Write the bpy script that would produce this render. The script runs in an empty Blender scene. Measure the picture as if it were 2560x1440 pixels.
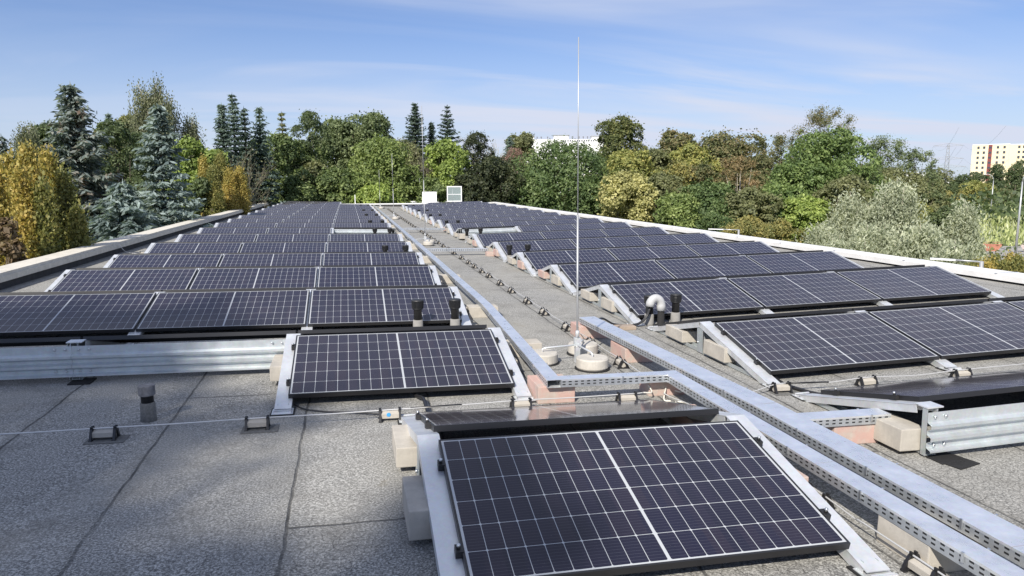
import bpy, bmesh, math, random
import numpy as np
from mathutils import Matrix, Vector, Euler

S = bpy.context.scene
C = S.collection
R = math.radians
random.seed(4)
RNG = np.random.default_rng(11)

# ------------------------------------------------------------------ camera
CAM = Vector((-3.2488, -5.4992, 1.7571))
YAW, PITCH, ROLL = 0.2222, -0.147, -0.003
f_ = Vector((math.sin(YAW)*math.cos(PITCH), math.cos(YAW)*math.cos(PITCH), math.sin(PITCH)))
r_ = Vector((math.cos(YAW), -math.sin(YAW), 0))
u_ = r_.cross(f_)
r2 = r_*math.cos(ROLL) + u_*math.sin(ROLL)
u2 = -r_*math.sin(ROLL) + u_*math.cos(ROLL)
cd = bpy.data.cameras.new('camera')
cam = bpy.data.objects.new('camera', cd)
C.objects.link(cam)
M = Matrix((r2, u2, -f_)).transposed().to_4x4()
M.translation = CAM
cam.matrix_world = M
cd.sensor_width = 36.0
cd.lens = 1801.17/2560*36
cd.clip_start = 0.05
cd.clip_end = 6000
S.camera = cam

# ------------------------------------------------------------------ sky and sun
SUN_EL, SUN_AZ = R(39), R(215)       # azimuth clockwise from +Y: behind the camera, to its left
w = bpy.data.worlds.new('World')
S.world = w
w.use_nodes = True
nt = w.node_tree
nt.nodes.clear()
def N(t, typ, **kw):
    n = t.nodes.new(typ)
    for k, v in kw.items():
        if k.startswith('i_'):
            key = k[2:]
            key = int(key) if key.isdigit() else key.replace('_', ' ')
            n.inputs[key].default_value = v
        else:
            setattr(n, k, v)
    return n
def LK(t, a, b): t.links.new(a, b)
sky = N(nt, 'ShaderNodeTexSky', sky_type='NISHITA', sun_disc=False)
sky.sun_elevation = SUN_EL
sky.sun_rotation = SUN_AZ
sky.air_density = 1.0; sky.dust_density = 0.35; sky.ozone_density = 3.0; sky.altitude = 100
tint = N(nt, 'ShaderNodeMix', data_type='RGBA', blend_type='MULTIPLY')
tint.inputs[0].default_value = 1.0
tint.inputs[7].default_value = (0.70, 0.84, 1.13, 1)
LK(nt, sky.outputs[0], tint.inputs[6])
# thin cirrus: direction projected on a high plane
tc = N(nt, 'ShaderNodeTexCoord')
sep = N(nt, 'ShaderNodeSeparateXYZ'); LK(nt, tc.outputs['Generated'], sep.inputs[0])
zz = N(nt, 'ShaderNodeMath', operation='MAXIMUM'); zz.inputs[1].default_value = 0.0; LK(nt, sep.outputs[2], zz.inputs[0])
za = N(nt, 'ShaderNodeMath', operation='ADD'); za.inputs[1].default_value = 0.12; LK(nt, zz.outputs[0], za.inputs[0])
dx = N(nt, 'ShaderNodeMath', operation='DIVIDE'); LK(nt, sep.outputs[0], dx.inputs[0]); LK(nt, za.outputs[0], dx.inputs[1])
dy = N(nt, 'ShaderNodeMath', operation='DIVIDE'); LK(nt, sep.outputs[1], dy.inputs[0]); LK(nt, za.outputs[0], dy.inputs[1])
cb = N(nt, 'ShaderNodeCombineXYZ'); LK(nt, dx.outputs[0], cb.inputs[0]); LK(nt, dy.outputs[0], cb.inputs[1])
mp = N(nt, 'ShaderNodeMapping'); mp.inputs['Location'].default_value = (3.1, 1.7, 0); mp.inputs['Rotation'].default_value = (0, 0, R(-28)); mp.inputs['Scale'].default_value = (0.30, 0.95, 1)
LK(nt, cb.outputs[0], mp.inputs[0])
n1 = N(nt, 'ShaderNodeTexNoise'); n1.inputs['Scale'].default_value = 1.0; n1.inputs['Detail'].default_value = 9; n1.inputs['Roughness'].default_value = 0.55; n1.inputs['Distortion'].default_value = 0.8
LK(nt, mp.outputs[0], n1.inputs['Vector'])
cr = N(nt, 'ShaderNodeValToRGB')
cr.color_ramp.elements[0].position = 0.43; cr.color_ramp.elements[0].color = (0, 0, 0, 1)
cr.color_ramp.elements[1].position = 0.60; cr.color_ramp.elements[1].color = (1, 1, 1, 1)
LK(nt, n1.outputs[0], cr.inputs[0])
# milky veil low over the horizon
hz = N(nt, 'ShaderNodeMapRange', interpolation_type='SMOOTHSTEP'); hz.inputs[1].default_value = 0.0; hz.inputs[2].default_value = 0.24; hz.inputs[3].default_value = 0.52; hz.inputs[4].default_value = 0.0
LK(nt, sep.outputs[2], hz.inputs[0])
n2 = N(nt, 'ShaderNodeTexNoise'); n2.inputs['Scale'].default_value = 0.55; n2.inputs['Detail'].default_value = 4; LK(nt, mp.outputs[0], n2.inputs['Vector'])
m2 = N(nt, 'ShaderNodeMapRange'); m2.inputs[1].default_value = 0.42; m2.inputs[2].default_value = 0.58; m2.inputs[3].default_value = 0.12; m2.inputs[4].default_value = 1.0
LK(nt, n2.outputs[0], m2.inputs[0])
cm = N(nt, 'ShaderNodeMath', operation='MULTIPLY'); LK(nt, cr.outputs[0], cm.inputs[0]); LK(nt, m2.outputs[0], cm.inputs[1])
cm2 = N(nt, 'ShaderNodeMath', operation='MULTIPLY'); LK(nt, cm.outputs[0], cm2.inputs[0]); cm2.inputs[1].default_value = 0.92
cf = N(nt, 'ShaderNodeMath', operation='ADD'); LK(nt, cm2.outputs[0], cf.inputs[0]); cf.inputs[1].default_value = 0.09
ca = N(nt, 'ShaderNodeMath', operation='ADD', use_clamp=True); LK(nt, cf.outputs[0], ca.inputs[0]); LK(nt, hz.outputs[0], ca.inputs[1])
ov = N(nt, 'ShaderNodeMapRange', interpolation_type='SMOOTHSTEP'); ov.inputs[1].default_value = 0.42; ov.inputs[2].default_value = 0.85; ov.inputs[3].default_value = 0.0; ov.inputs[4].default_value = 0.42  # overhead whitening, out of view, added to make the sky fill less blue
LK(nt, sep.outputs[2], ov.inputs[0])
cz = N(nt, 'ShaderNodeMath', operation='ADD', use_clamp=True); LK(nt, ca.outputs[0], cz.inputs[0]); LK(nt, ov.outputs[0], cz.inputs[1]); ca = cz
mixc = N(nt, 'ShaderNodeMix', data_type='RGBA'); LK(nt, ca.outputs[0], mixc.inputs[0]); LK(nt, tint.outputs[2], mixc.inputs[6])
mixc.inputs[7].default_value = (6.4, 6.9, 8.3, 1)
bg = N(nt, 'ShaderNodeBackground'); bg.inputs[1].default_value = 0.080
LK(nt, mixc.outputs[2], bg.inputs[0])
wo = N(nt, 'ShaderNodeOutputWorld'); LK(nt, bg.outputs[0], wo.inputs[0])

sl = bpy.data.lights.new('sun', 'SUN'); sl.energy = 5.0; sl.angle = R(0.55); sl.color = (1.0, 0.93, 0.82)
so = bpy.data.objects.new('sun', sl); C.objects.link(so)
sd = Vector((math.sin(SUN_AZ)*math.cos(SUN_EL), math.cos(SUN_AZ)*math.cos(SUN_EL), math.sin(SUN_EL)))
so.rotation_euler = sd.to_track_quat('Z', 'Y').to_euler()
so.location = sd*60
S.view_settings.view_transform = 'Standard'
S.view_settings.look = 'None'
S.view_settings.exposure = 0.42
S.view_settings.gamma = 1.0

# ------------------------------------------------------------------ materials
def new_mat(name):
    m = bpy.data.materials.new(name); m.use_nodes = True
    t = m.node_tree; b = t.nodes['Principled BSDF']
    return m, t, b
def objco(t, scale=None):
    tc = N(t, 'ShaderNodeTexCoord'); o = tc.outputs['Object']
    if scale:
        mp = N(t, 'ShaderNodeMapping'); mp.inputs['Scale'].default_value = scale; LK(t, o, mp.inputs[0]); o = mp.outputs[0]
    return o
def noise(t, co, scale, detail=4, rough=0.55, dist=0.0):
    n = N(t, 'ShaderNodeTexNoise'); n.inputs['Scale'].default_value = scale; n.inputs['Detail'].default_value = detail
    n.inputs['Roughness'].default_value = rough; n.inputs['Distortion'].default_value = dist
    if co is not None: LK(t, co, n.inputs['Vector'])
    return n.outputs[0]
def ramp(t, fac, stops):
    r = N(t, 'ShaderNodeValToRGB'); e = r.color_ramp.elements
    while len(e) < len(stops): e.new(0.5)
    for i, (p, c) in enumerate(stops):
        e[i].position = p; e[i].color = (c[0], c[1], c[2], 1) if len(c) == 3 else c
    LK(t, fac, r.inputs[0]); return r.outputs[0]
def mixc_(t, fac, a, b, blend='MIX'):
    m = N(t, 'ShaderNodeMix', data_type='RGBA', blend_type=blend)
    for s, v in ((0, fac), (6, a), (7, b)):
        if isinstance(v, (int, float)): m.inputs[s].default_value = v
        elif isinstance(v, tuple): m.inputs[s].default_value = (*v, 1) if len(v) == 3 else v
        else: LK(t, v, m.inputs[s])
    return m.outputs[2]
def math_(t, op, a, b=None, clamp=False):
    m = N(t, 'ShaderNodeMath', operation=op, use_clamp=clamp)
    for s, v in ((0, a), (1, b)):
        if v is None: continue
        if isinstance(v, (int, float)): m.inputs[s].default_value = v
        else: LK(t, v, m.inputs[s])
    return m.outputs[0]
def bump(t, b, h, strength, dist=0.01):
    n = N(t, 'ShaderNodeBump'); n.inputs['Strength'].default_value = strength; n.inputs['Distance'].default_value = dist
    LK(t, h, n.inputs['Height']); LK(t, n.outputs[0], b.inputs['Normal'])
def plain(name, col, rough=0.6, metal=0.0, var=0.0, vs=8.0, spec=0.5, bmp=0.0):
    m, t, b = new_mat(name)
    b.inputs['Roughness'].default_value = rough; b.inputs['Metallic'].default_value = metal
    b.inputs['Specular IOR Level'].default_value = spec
    if var > 0:
        co = objco(t)
        n = noise(t, co, vs, 5, 0.6)
        lo = tuple(c*(1-var) for c in col); hi = tuple(min(1, c*(1+var)) for c in col)
        LK(t, ramp(t, n, [(0.3, lo), (0.7, hi)]), b.inputs['Base Color'])
        if bmp: bump(t, b, n, bmp)
    else: b.inputs['Base Color'].default_value = (*col, 1)
    return m

def mat_roof():
    m, t, b = new_mat('mineral_felt')
    co = objco(t)
    sp = N(t, 'ShaderNodeSeparateXYZ'); LK(t, co, sp.inputs[0])
    gran = noise(t, co, 84, 2, 0.85)
    gr2 = noise(t, co, 24, 3, 0.7)
    big = noise(t, co, 0.55, 6, 0.6, 0.5)
    med = noise(t, co, 3.2, 6, 0.65)
    c0 = ramp(t, gran, [(0.35, (0.08, 0.08, 0.08)), (0.5, (0.29, 0.29, 0.285)), (0.64, (0.66, 0.655, 0.64))])
    c1 = mixc_(t, math_(t, 'MULTIPLY', gr2, 0.40), c0, (0.22, 0.217, 0.21))
    c1 = mixc_(t, ramp(t, big, [(0.38, (0, 0, 0)), (0.66, (0.55, 0.55, 0.55))]), c1, (0.36, 0.35, 0.325))
    c1 = mixc_(t, ramp(t, med, [(0.50, (0, 0, 0)), (0.78, (0.55, 0.55, 0.55))]), c1, (0.17, 0.163, 0.152))
    # moss and algae stains
    moss = noise(t, co, 1.3, 5, 0.7, 1.0)
    c1 = mixc_(t, ramp(t, moss, [(0.66, (0, 0, 0)), (0.8, (0.5, 0.5, 0.5))]), c1, (0.20, 0.165, 0.09))
    # sheets of felt: strips along Y, about 0.92 m wide, ends staggered
    wob = noise(t, co, 2.2, 3)
    wv = math_(t, 'MULTIPLY', math_(t, 'SUBTRACT', wob, 0.5), 0.05)
    xx = math_(t, 'ADD', math_(t, 'ADD', sp.outputs[0], 3.6+0.92*40), wv)
    yy = math_(t, 'ADD', math_(t, 'ADD', sp.outputs[1], 2.0+7.5*20), wv)
    fx = math_(t, 'FRACT', math_(t, 'DIVIDE', xx, 0.92))
    cell = math_(t, 'FLOOR', math_(t, 'DIVIDE', xx, 0.92))
    off = math_(t, 'MULTIPLY', math_(t, 'FRACT', math_(t, 'MULTIPLY', math_(t, 'SUBTRACT', cell, 40.0), 0.3173)), 7.5)
    fy = math_(t, 'FRACT', math_(t, 'DIVIDE', math_(t, 'ADD', yy, off), 7.5))
    lx = math_(t, 'LESS_THAN', math_(t, 'ABSOLUTE', math_(t, 'SUBTRACT', fx, 0.5)), 1.0)
    ex = math_(t, 'MINIMUM', fx, math_(t, 'SUBTRACT', 1.0, fx))
    ey = math_(t, 'MINIMUM', fy, math_(t, 'SUBTRACT', 1.0, fy))
    sx = N(t, 'ShaderNodeMapRange', interpolation_type='SMOOTHSTEP'); LK(t, ex, sx.inputs[0]); sx.inputs[1].default_value = 0.004; sx.inputs[2].default_value = 0.0125; sx.inputs[3].default_value = 1; sx.inputs[4].default_value = 0
    sy = N(t, 'ShaderNodeMapRange', interpolation_type='SMOOTHSTEP'); LK(t, ey, sy.inputs[0]); sy.inputs[1].default_value = 0.0006; sy.inputs[2].default_value = 0.0016; sy.inputs[3].default_value = 1; sy.inputs[4].default_value = 0
    seam = math_(t, 'MAXIMUM', sx.outputs[0], sy.outputs[0])
    # alligator cracks, in patches
    vo = N(t, 'ShaderNodeTexVoronoi', feature='DISTANCE_TO_EDGE'); vo.inputs['Scale'].default_value = 19
    dn = N(t, 'ShaderNodeTexNoise'); dn.inputs['Scale'].default_value = 9; LK(t, co, dn.inputs['Vector'])
    va = N(t, 'ShaderNodeVectorMath', operation='MULTIPLY_ADD'); LK(t, dn.outputs['Color'], va.inputs[0]); va.inputs[1].default_value = (0.12, 0.12, 0.12); LK(t, co, va.inputs[2])
    LK(t, va.outputs[0], vo.inputs['Vector'])
    crk = ramp(t, vo.outputs[0], [(0.0, (1, 1, 1)), (0.05, (0, 0, 0))])
    pm = ramp(t, noise(t, co, 0.8, 4), [(0.42, (0, 0, 0)), (0.6, (0.8, 0.8, 0.8))])
    crk = mixc_(t, 1.0, crk, pm, 'MULTIPLY')
    c2 = mixc_(t, math_(t, 'MULTIPLY', crk, 0.6), c1, (0.07, 0.068, 0.065))
    sb = N(t, 'ShaderNodeMapRange'); LK(t, ex, sb.inputs[0]); sb.inputs[1].default_value = 0.0; sb.inputs[2].default_value = 0.10; sb.inputs[3].default_value = 0.35; sb.inputs[4].default_value = 0.0
    c2 = mixc_(t, math_(t, 'MULTIPLY', sb.outputs[0], med), c2, (0.13, 0.128, 0.12))
    c3 = mixc_(t, math_(t, 'MULTIPLY', seam, ramp(t, noise(t, co, 1.7, 5, .7), [(0.3, (0.25,)*3), (0.62, (0.9,)*3)])), c2, (0.045, 0.045, 0.045))
    LK(t, mixc_(t, 1.0, c3, (0.88, 0.88, 0.86), 'MULTIPLY'), b.inputs['Base Color'])
    b.inputs['Roughness'].default_value = 0.92; b.inputs['Specular IOR Level'].default_value = 0.25
    h = math_(t, 'SUBTRACT', math_(t, 'ADD', gran, math_(t, 'MULTIPLY', med, 1.2)), math_(t, 'ADD', math_(t, 'MULTIPLY', crk, 1.2), math_(t, 'MULTIPLY', seam, 2.0)))
    bump(t, b, h, 0.6, 0.006)
    return m

PW, PL = 1.038, 1.755     # module: short side up the slope, long side along the row
def mat_cells():
    m, t, b = new_mat('solar_cells')
    co = objco(t)
    sp = N(t, 'ShaderNodeSeparateXYZ'); LK(t, co, sp.inputs[0])
    X, Y = sp.outputs[0], sp.outputs[1]
    # fold x about the centre line
    ax = math_(t, 'SUBTRACT', math_(t, 'ABSOLUTE', math_(t, 'SUBTRACT', X, PL/2)), 0.0065)
    px = (PL/2-0.022-0.0065)/10
    py = (PW-0.040)/6
    cx = math_(t, 'DIVIDE', ax, px)
    cy = math_(t, 'DIVIDE', math_(t, 'SUBTRACT', Y, 0.020), py)
    def edge(c, p):   # metres to nearest cell edge
        fr = math_(t, 'FRACT', c)
        return math_(t, 'MULTIPLY', math_(t, 'MINIMUM', fr, math_(t, 'SUBTRACT', 1.0, fr)), p)
    ex, ey = edge(cx, px), edge(cy, py)
    l1 = math_(t, 'LESS_THAN', ex, 0.0015)
    l2 = math_(t, 'LESS_THAN', ey, 0.0015)
    l3 = math_(t, 'LESS_THAN', math_(t, 'ADD', ex, ey), 0.0082)
    o1 = math_(t, 'LESS_THAN', ax, 0.0)
    o2 = math_(t, 'GREATER_THAN', cx, 10.0)
    o3 = math_(t, 'LESS_THAN', cy, 0.0)
    o4 = math_(t, 'GREATER_THAN', cy, 6.0)
    g = l1
    for q in (l2, l3, o1, o2, o3, o4): g = math_(t, 'MAXIMUM', g, q)
    # bus wires along the long side, nine per cell
    bb = math_(t, 'FRACT', math_(t, 'ADD', math_(t, 'MULTIPLY', cy, 9.0), 0.5))
    bl = math_(t, 'LESS_THAN', math_(t, 'ABSOLUTE', math_(t, 'SUBTRACT', bb, 0.5)), 0.035)
    # tone of each cell
    fl = N(t, 'ShaderNodeCombineXYZ')
    LK(t, math_(t, 'FLOOR', math_(t, 'DIVIDE', X, px)), fl.inputs[0]); LK(t, math_(t, 'FLOOR', cy), fl.inputs[1])
    oi = N(t, 'ShaderNodeObjectInfo'); LK(t, math_(t, 'MULTIPLY', oi.outputs['Random'], 37.0), fl.inputs[2])
    wn = N(t, 'ShaderNodeTexWhiteNoise'); LK(t, fl.outputs[0], wn.inputs[0])
    cellc = ramp(t, wn.outputs[0], [(0.0, (0.0045, 0.0055, 0.020)), (0.5, (0.006, 0.0068, 0.025)), (1.0, (0.012, 0.0098, 0.025))])
    c1 = mixc_(t, math_(t, 'MULTIPLY', bl, 0.20), cellc, (0.26, 0.27, 0.31))
    c2 = mixc_(t, g, c1, (0.42, 0.44, 0.46))
    # dust: soft film plus specks and a few bird marks
    n2 = noise(t, co, 260, 2, 0.5)
    spk = ramp(t, n2, [(0.74, (0, 0, 0)), (0.79, (1, 1, 1))])
    film = noise(t, co, 2.3, 5, 0.6)
    fm = ramp(t, film, [(0.35, (0.003, 0.003, 0.003)), (0.75, (0.013, 0.013, 0.013))])
    c3 = mixc_(t, fm, c2, (0.42, 0.38, 0.33))
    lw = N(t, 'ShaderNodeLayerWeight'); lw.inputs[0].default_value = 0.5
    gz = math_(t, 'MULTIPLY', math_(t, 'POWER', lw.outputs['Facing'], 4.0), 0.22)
    c3 = mixc_(t, gz, c3, (0.40, 0.37, 0.36))  # lighter at grazing angles: sky sheen painted into the base colour, not dust
    sm = noise(t, co, 4.2, 9, 0.78)
    oo = N(t, 'ShaderNodeObjectInfo')
    c3 = mixc_(t, math_(t, 'MULTIPLY', ramp(t, sm, [(0.66, (0, 0, 0)), (0.80, (1, 1, 1))]), 0.35), c3, (0.45, 0.43, 0.40))
    c3 = mixc_(t, math_(t, 'MULTIPLY', oo.outputs['Random'], 0.010), c3, (0.42, 0.38, 0.34))
    c4 = mixc_(t, math_(t, 'MULTIPLY', spk, 0.35), c3, (0.5, 0.48, 0.45))
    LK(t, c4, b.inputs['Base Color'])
    b.inputs['Roughness'].default_value = 0.11
    LK(t, ramp(t, film, [(0.3, (0.05, 0.05, 0.05)), (0.8, (0.12, 0.12, 0.12))]), b.inputs['Roughness'])
    b.inputs['IOR'].default_value = 1.5
    b.inputs['Specular IOR Level'].default_value = 0.30
    return m

def mat_steel(name='galvanised_steel', col=(0.68, 0.70, 0.72), rough=0.42, metal=0.5):
    m, t, b = new_mat(name)
    co = objco(t)
    n = noise(t, co, 7, 6, 0.7)
    v = N(t, 'ShaderNodeTexVoronoi'); v.inputs['Scale'].default_value = 60; LK(t, co, v.inputs['Vector'])
    c = ramp(t, n, [(0.3, tuple(x*0.86 for x in col)), (0.7, tuple(x*1.08 for x in col))])
    c = mixc_(t, 0.04, c, v.outputs['Color'])
    LK(t, c, b.inputs['Base Color'])
    b.inputs['Metallic'].default_value = metal
    LK(t, ramp(t, n, [(0.25, (rough-.08,)*3), (0.75, (rough+.1,)*3)]), b.inputs['Roughness'])
    return m

def mat_slots():
    # tray side: galvanised sheet with two staggered rows of punched slots, object X runs along the tray
    m, t, b = new_mat('perforated_tray_side')
    co = objco(t)
    sp = N(t, 'ShaderNodeSeparateXYZ'); LK(t, co, sp.inputs[0])
    fx = math_(t, 'FRACT', math_(t, 'DIVIDE', sp.outputs[0], 0.05))
    inx = math_(t, 'LESS_THAN', math_(t, 'ABSOLUTE', math_(t, 'SUBTRACT', fx, 0.5)), 0.24)
    z = sp.outputs[2]
    r1 = math_(t, 'LESS_THAN', math_(t, 'ABSOLUTE', math_(t, 'SUBTRACT', z, 0.021)), 0.0048)
    r2_ = math_(t, 'LESS_THAN', math_(t, 'ABSOLUTE', math_(t, 'SUBTRACT', z, 0.043)), 0.0048)
    s = math_(t, 'MULTIPLY', inx, math_(t, 'MAXIMUM', r1, r2_))
    c = mixc_(t, s, ramp(t, noise(t, co, 9, 5), [(0.3, (0.5, 0.53, 0.56)), (0.7, (0.66, 0.69, 0.72))]), (0.012, 0.013, 0.015))
    LK(t, c, b.inputs['Base Color'])
    LK(t, math_(t, 'MULTIPLY', math_(t, 'SUBTRACT', 1.0, s), 0.8), b.inputs['Metallic'])
    b.inputs['Roughness'].default_value = 0.45
    return m

def mat_concrete(name, col, pink=None):
    m, t, b = new_mat(name)
    co = objco(t)
    n = noise(t, co, 6, 7, 0.7)
    n2 = noise(t, co, 60, 3, 0.7)
    c = ramp(t, n, [(0.28, tuple(x*0.72 for x in col)), (0.62, col), (0.8, tuple(min(1, x*1.15) for x in col))])
    if pink: c = mixc_(t, ramp(t, noise(t, co, 5, 6, 0.7), [(0.40, (0, 0, 0)), (0.56, (1, 1, 1))]), c, pink)
    c = mixc_(t, ramp(t, n2, [(0.62, (0, 0, 0)), (0.75, (0.5, 0.5, 0.5))]), c, tuple(x*0.5 for x in col))
    LK(t, c, b.inputs['Base Color'])
    b.inputs['Roughness'].default_value = 0.9
    bump(t, b, n2, 0.4, 0.004)
    return m

def mat_leaf(name, cols, scale=0.55, trans=0.36, sheen=0.35):
    m, t, b = new_mat('leaves_'+name)
    co = objco(t)
    n = noise(t, co, scale, 4, 0.65)
    g = N(t, 'ShaderNodeNewGeometry')
    f = math_(t, 'ADD', math_(t, 'MULTIPLY', n, 0.85), math_(t, 'MULTIPLY', g.outputs['Random Per Island'], 0.26))
    k = len(cols)
    gain = 1.52
    cols = [tuple(min(.8, (q*.84+.16*(.3*cc[0]+.6*cc[1]+.1*cc[2]))*gain) for q in cc) for cc in cols]
    c = ramp(t, f, [(0.33+0.42*i/max(1, k-1), cc) for i, cc in enumerate(cols)])
    LK(t, c, b.inputs['Base Color'])
    b.inputs['Roughness'].default_value = 0.55
    b.inputs['Specular IOR Level'].default_value = sheen
    tr = N(t, 'ShaderNodeBsdfTranslucent'); LK(t, mixc_(t, 1.0, c, (1.15, 1.2, 0.7), 'MULTIPLY'), tr.inputs[0])
    mx = N(t, 'ShaderNodeMixShader'); mx.inputs[0].default_value = trans
    LK(t, b.outputs[0], mx.inputs[1]); LK(t, tr.outputs[0], mx.inputs[2])
    LK(t, mx.outputs[0], t.nodes['Material Output'].inputs[0])
    return m

MAT = dict(
    roof=mat_roof(), cells=mat_cells(), steel=mat_steel(), post=mat_steel('shaded_zinc_post', (0.50, 0.54, 0.55), 0.5, 0.6),  # post: darker copy of the zinc, shade put into its colour
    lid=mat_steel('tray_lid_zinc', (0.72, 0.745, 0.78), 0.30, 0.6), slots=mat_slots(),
    deflect=mat_steel('ribbed_zinc_sheet', (0.60, 0.64, 0.66), 0.42, 0.6),
    frame=plain('black_anodised', (0.014, 0.014, 0.016), 0.38, 0.0, spec=0.5),
    clamp=plain('black_clamp', (0.015, 0.015, 0.016), 0.45), bolt=plain('zinc_bolt', (0.6, 0.62, 0.64), 0.3, 0.9),
    rubber=plain('black_rubber', (0.012, 0.012, 0.013), 0.85, var=0.3, vs=40),
    black=plain('black_plastic', (0.016, 0.016, 0.018), 0.42), grille=plain('dark_cap_plastic', (0.022, 0.023, 0.026), 0.5),
    oldcap=plain('weathered_cap', (0.15, 0.15, 0.16), 0.8, var=0.35, vs=30),
    sleeve=mat_concrete('felt_sleeve', (0.26, 0.255, 0.245)),
    block=mat_concrete('pale_concrete', (0.45, 0.42, 0.37)),
    pink=mat_concrete('pink_concrete', (0.47, 0.42, 0.37), (0.46, 0.31, 0.27)),
    disc=mat_concrete('round_concrete', (0.50, 0.475, 0.43)),
    paver=mat_concrete('brown_paver', (0.36, 0.29, 0.23)),
    mast=plain('mast_aluminium', (0.46, 0.47, 0.48), 0.45, 0.55), wire=plain('aluminium_wire', (0.62, 0.62, 0.61), 0.5, 0.5),
    white=plain('white_paint', (0.78, 0.79, 0.80), 0.5, var=0.06, vs=3), coping=mat_concrete('weathered_coping', (0.62, 0.59, 0.52)),
    whitecoping=plain('pale_sheet_coping', (0.74, 0.735, 0.72), 0.5, 0.0, var=0.10, vs=2.5),
    greypipe=plain('light_grey_pvc', (0.42, 0.425, 0.43), 0.4, var=0.08, vs=12),
    rope=plain('white_cable', (0.66, 0.64, 0.58), 0.6), wall=plain('rendered_wall', (0.42, 0.41, 0.38), 0.9, var=0.12, vs=1.5),
    upstand=plain('black_upstand', (0.05, 0.05, 0.052), 0.9, var=0.3, vs=5),
    bark=plain('bark', (0.10, 0.082, 0.065), 0.95, var=0.4, vs=6), palebark=plain('pale_bark', (0.36, 0.33, 0.28), 0.9, var=0.3, vs=5),
    blue=plain('blue_paint', (0.05, 0.30, 0.62), 0.6), red=plain('red_fabric', (0.28, 0.03, 0.04), 0.7, var=0.3, vs=20),
)
MAT['patch'] = plain('dark_felt_patch', (0.13, 0.13, 0.125), 0.95, var=0.3, vs=60)
LEAF = dict(
    gold=[(0.10, 0.105, 0.02), (0.28, 0.225, 0.035), (0.44, 0.31, 0.06)],
    goldgreen=[(0.06, 0.08, 0.02), (0.15, 0.155, 0.034), (0.26, 0.22, 0.05)],
    redbrown=[(0.07, 0.055, 0.03), (0.15, 0.10, 0.055), (0.17, 0.14, 0.06)],
    blue=[(0.05, 0.075, 0.075), (0.13, 0.175, 0.175), (0.25, 0.31, 0.305)],
    bluebrown=[(0.04, 0.055, 0.05), (0.105, 0.14, 0.135), (0.18, 0.215, 0.205), (0.15, 0.10, 0.07)],
    birch=[(0.055, 0.07, 0.035), (0.115, 0.13, 0.07), (0.19, 0.20, 0.11)],
    pine=[(0.03, 0.05, 0.022), (0.065, 0.095, 0.035), (0.115, 0.15, 0.055)],
    dark=[(0.03, 0.048, 0.02), (0.065, 0.095, 0.033), (0.11, 0.145, 0.045)],
    olive=[(0.055, 0.065, 0.028), (0.12, 0.135, 0.05), (0.19, 0.195, 0.08)],
    fir=[(0.04, 0.07, 0.06), (0.095, 0.14, 0.12), (0.16, 0.21, 0.18)],
    firdark=[(0.022, 0.042, 0.035), (0.05, 0.08, 0.062), (0.085, 0.12, 0.09)],
    lime=[(0.07, 0.11, 0.018), (0.17, 0.235, 0.035), (0.28, 0.34, 0.06)],
    limegreen=[(0.06, 0.095, 0.022), (0.13, 0.18, 0.04), (0.23, 0.28, 0.07)],
    maple=[(0.03, 0.055, 0.018), (0.085, 0.125, 0.035), (0.20, 0.25, 0.08)],
    maplegreen=[(0.028, 0.055, 0.018), (0.07, 0.115, 0.032), (0.14, 0.19, 0.058)],
    ash=[(0.045, 0.07, 0.028), (0.105, 0.14, 0.055), (0.18, 0.215, 0.09)],
    yew=[(0.014, 0.022, 0.011), (0.035, 0.048, 0.02), (0.075, 0.085, 0.035)],
    oak=[(0.03, 0.048, 0.016), (0.08, 0.10, 0.028), (0.17, 0.17, 0.045)],
    yellowgreen=[(0.08, 0.11, 0.025), (0.20, 0.215, 0.045), (0.34, 0.29, 0.065)],
    yellow=[(0.11, 0.12, 0.04), (0.27, 0.26, 0.085), (0.42, 0.39, 0.14)],
    goldleaf=[(0.08, 0.10, 0.025), (0.19, 0.18, 0.045), (0.33, 0.26, 0.06)],
    autumn=[(0.05, 0.068, 0.025), (0.115, 0.125, 0.045), (0.20, 0.15, 0.068)],
    orange=[(0.08, 0.08, 0.03), (0.18, 0.135, 0.055), (0.25, 0.165, 0.07)],
    pinkbrown=[(0.13, 0.085, 0.065), (0.24, 0.155, 0.12), (0.25, 0.14, 0.11)],
    locust=[(0.035, 0.065, 0.018), (0.095, 0.15, 0.035), (0.17, 0.23, 0.055)],
    silver=[(0.13, 0.15, 0.095), (0.26, 0.285, 0.195), (0.40, 0.42, 0.30)],
    twig=[(0.13, 0.115, 0.08), (0.22, 0.20, 0.14)], twigpale=[(0.30, 0.27, 0.21), (0.42, 0.38, 0.31)],
    meadow=[(0.10, 0.145, 0.035), (0.24, 0.28, 0.08), (0.38, 0.40, 0.17), (0.45, 0.47, 0.36)],
)
LM = {}
def leafmat(k, far=False):
    kk = (k, far)
    if kk not in LM: LM[kk] = mat_leaf(k, LEAF[k], 0.12 if far else 0.55)
    return LM[kk]

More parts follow.
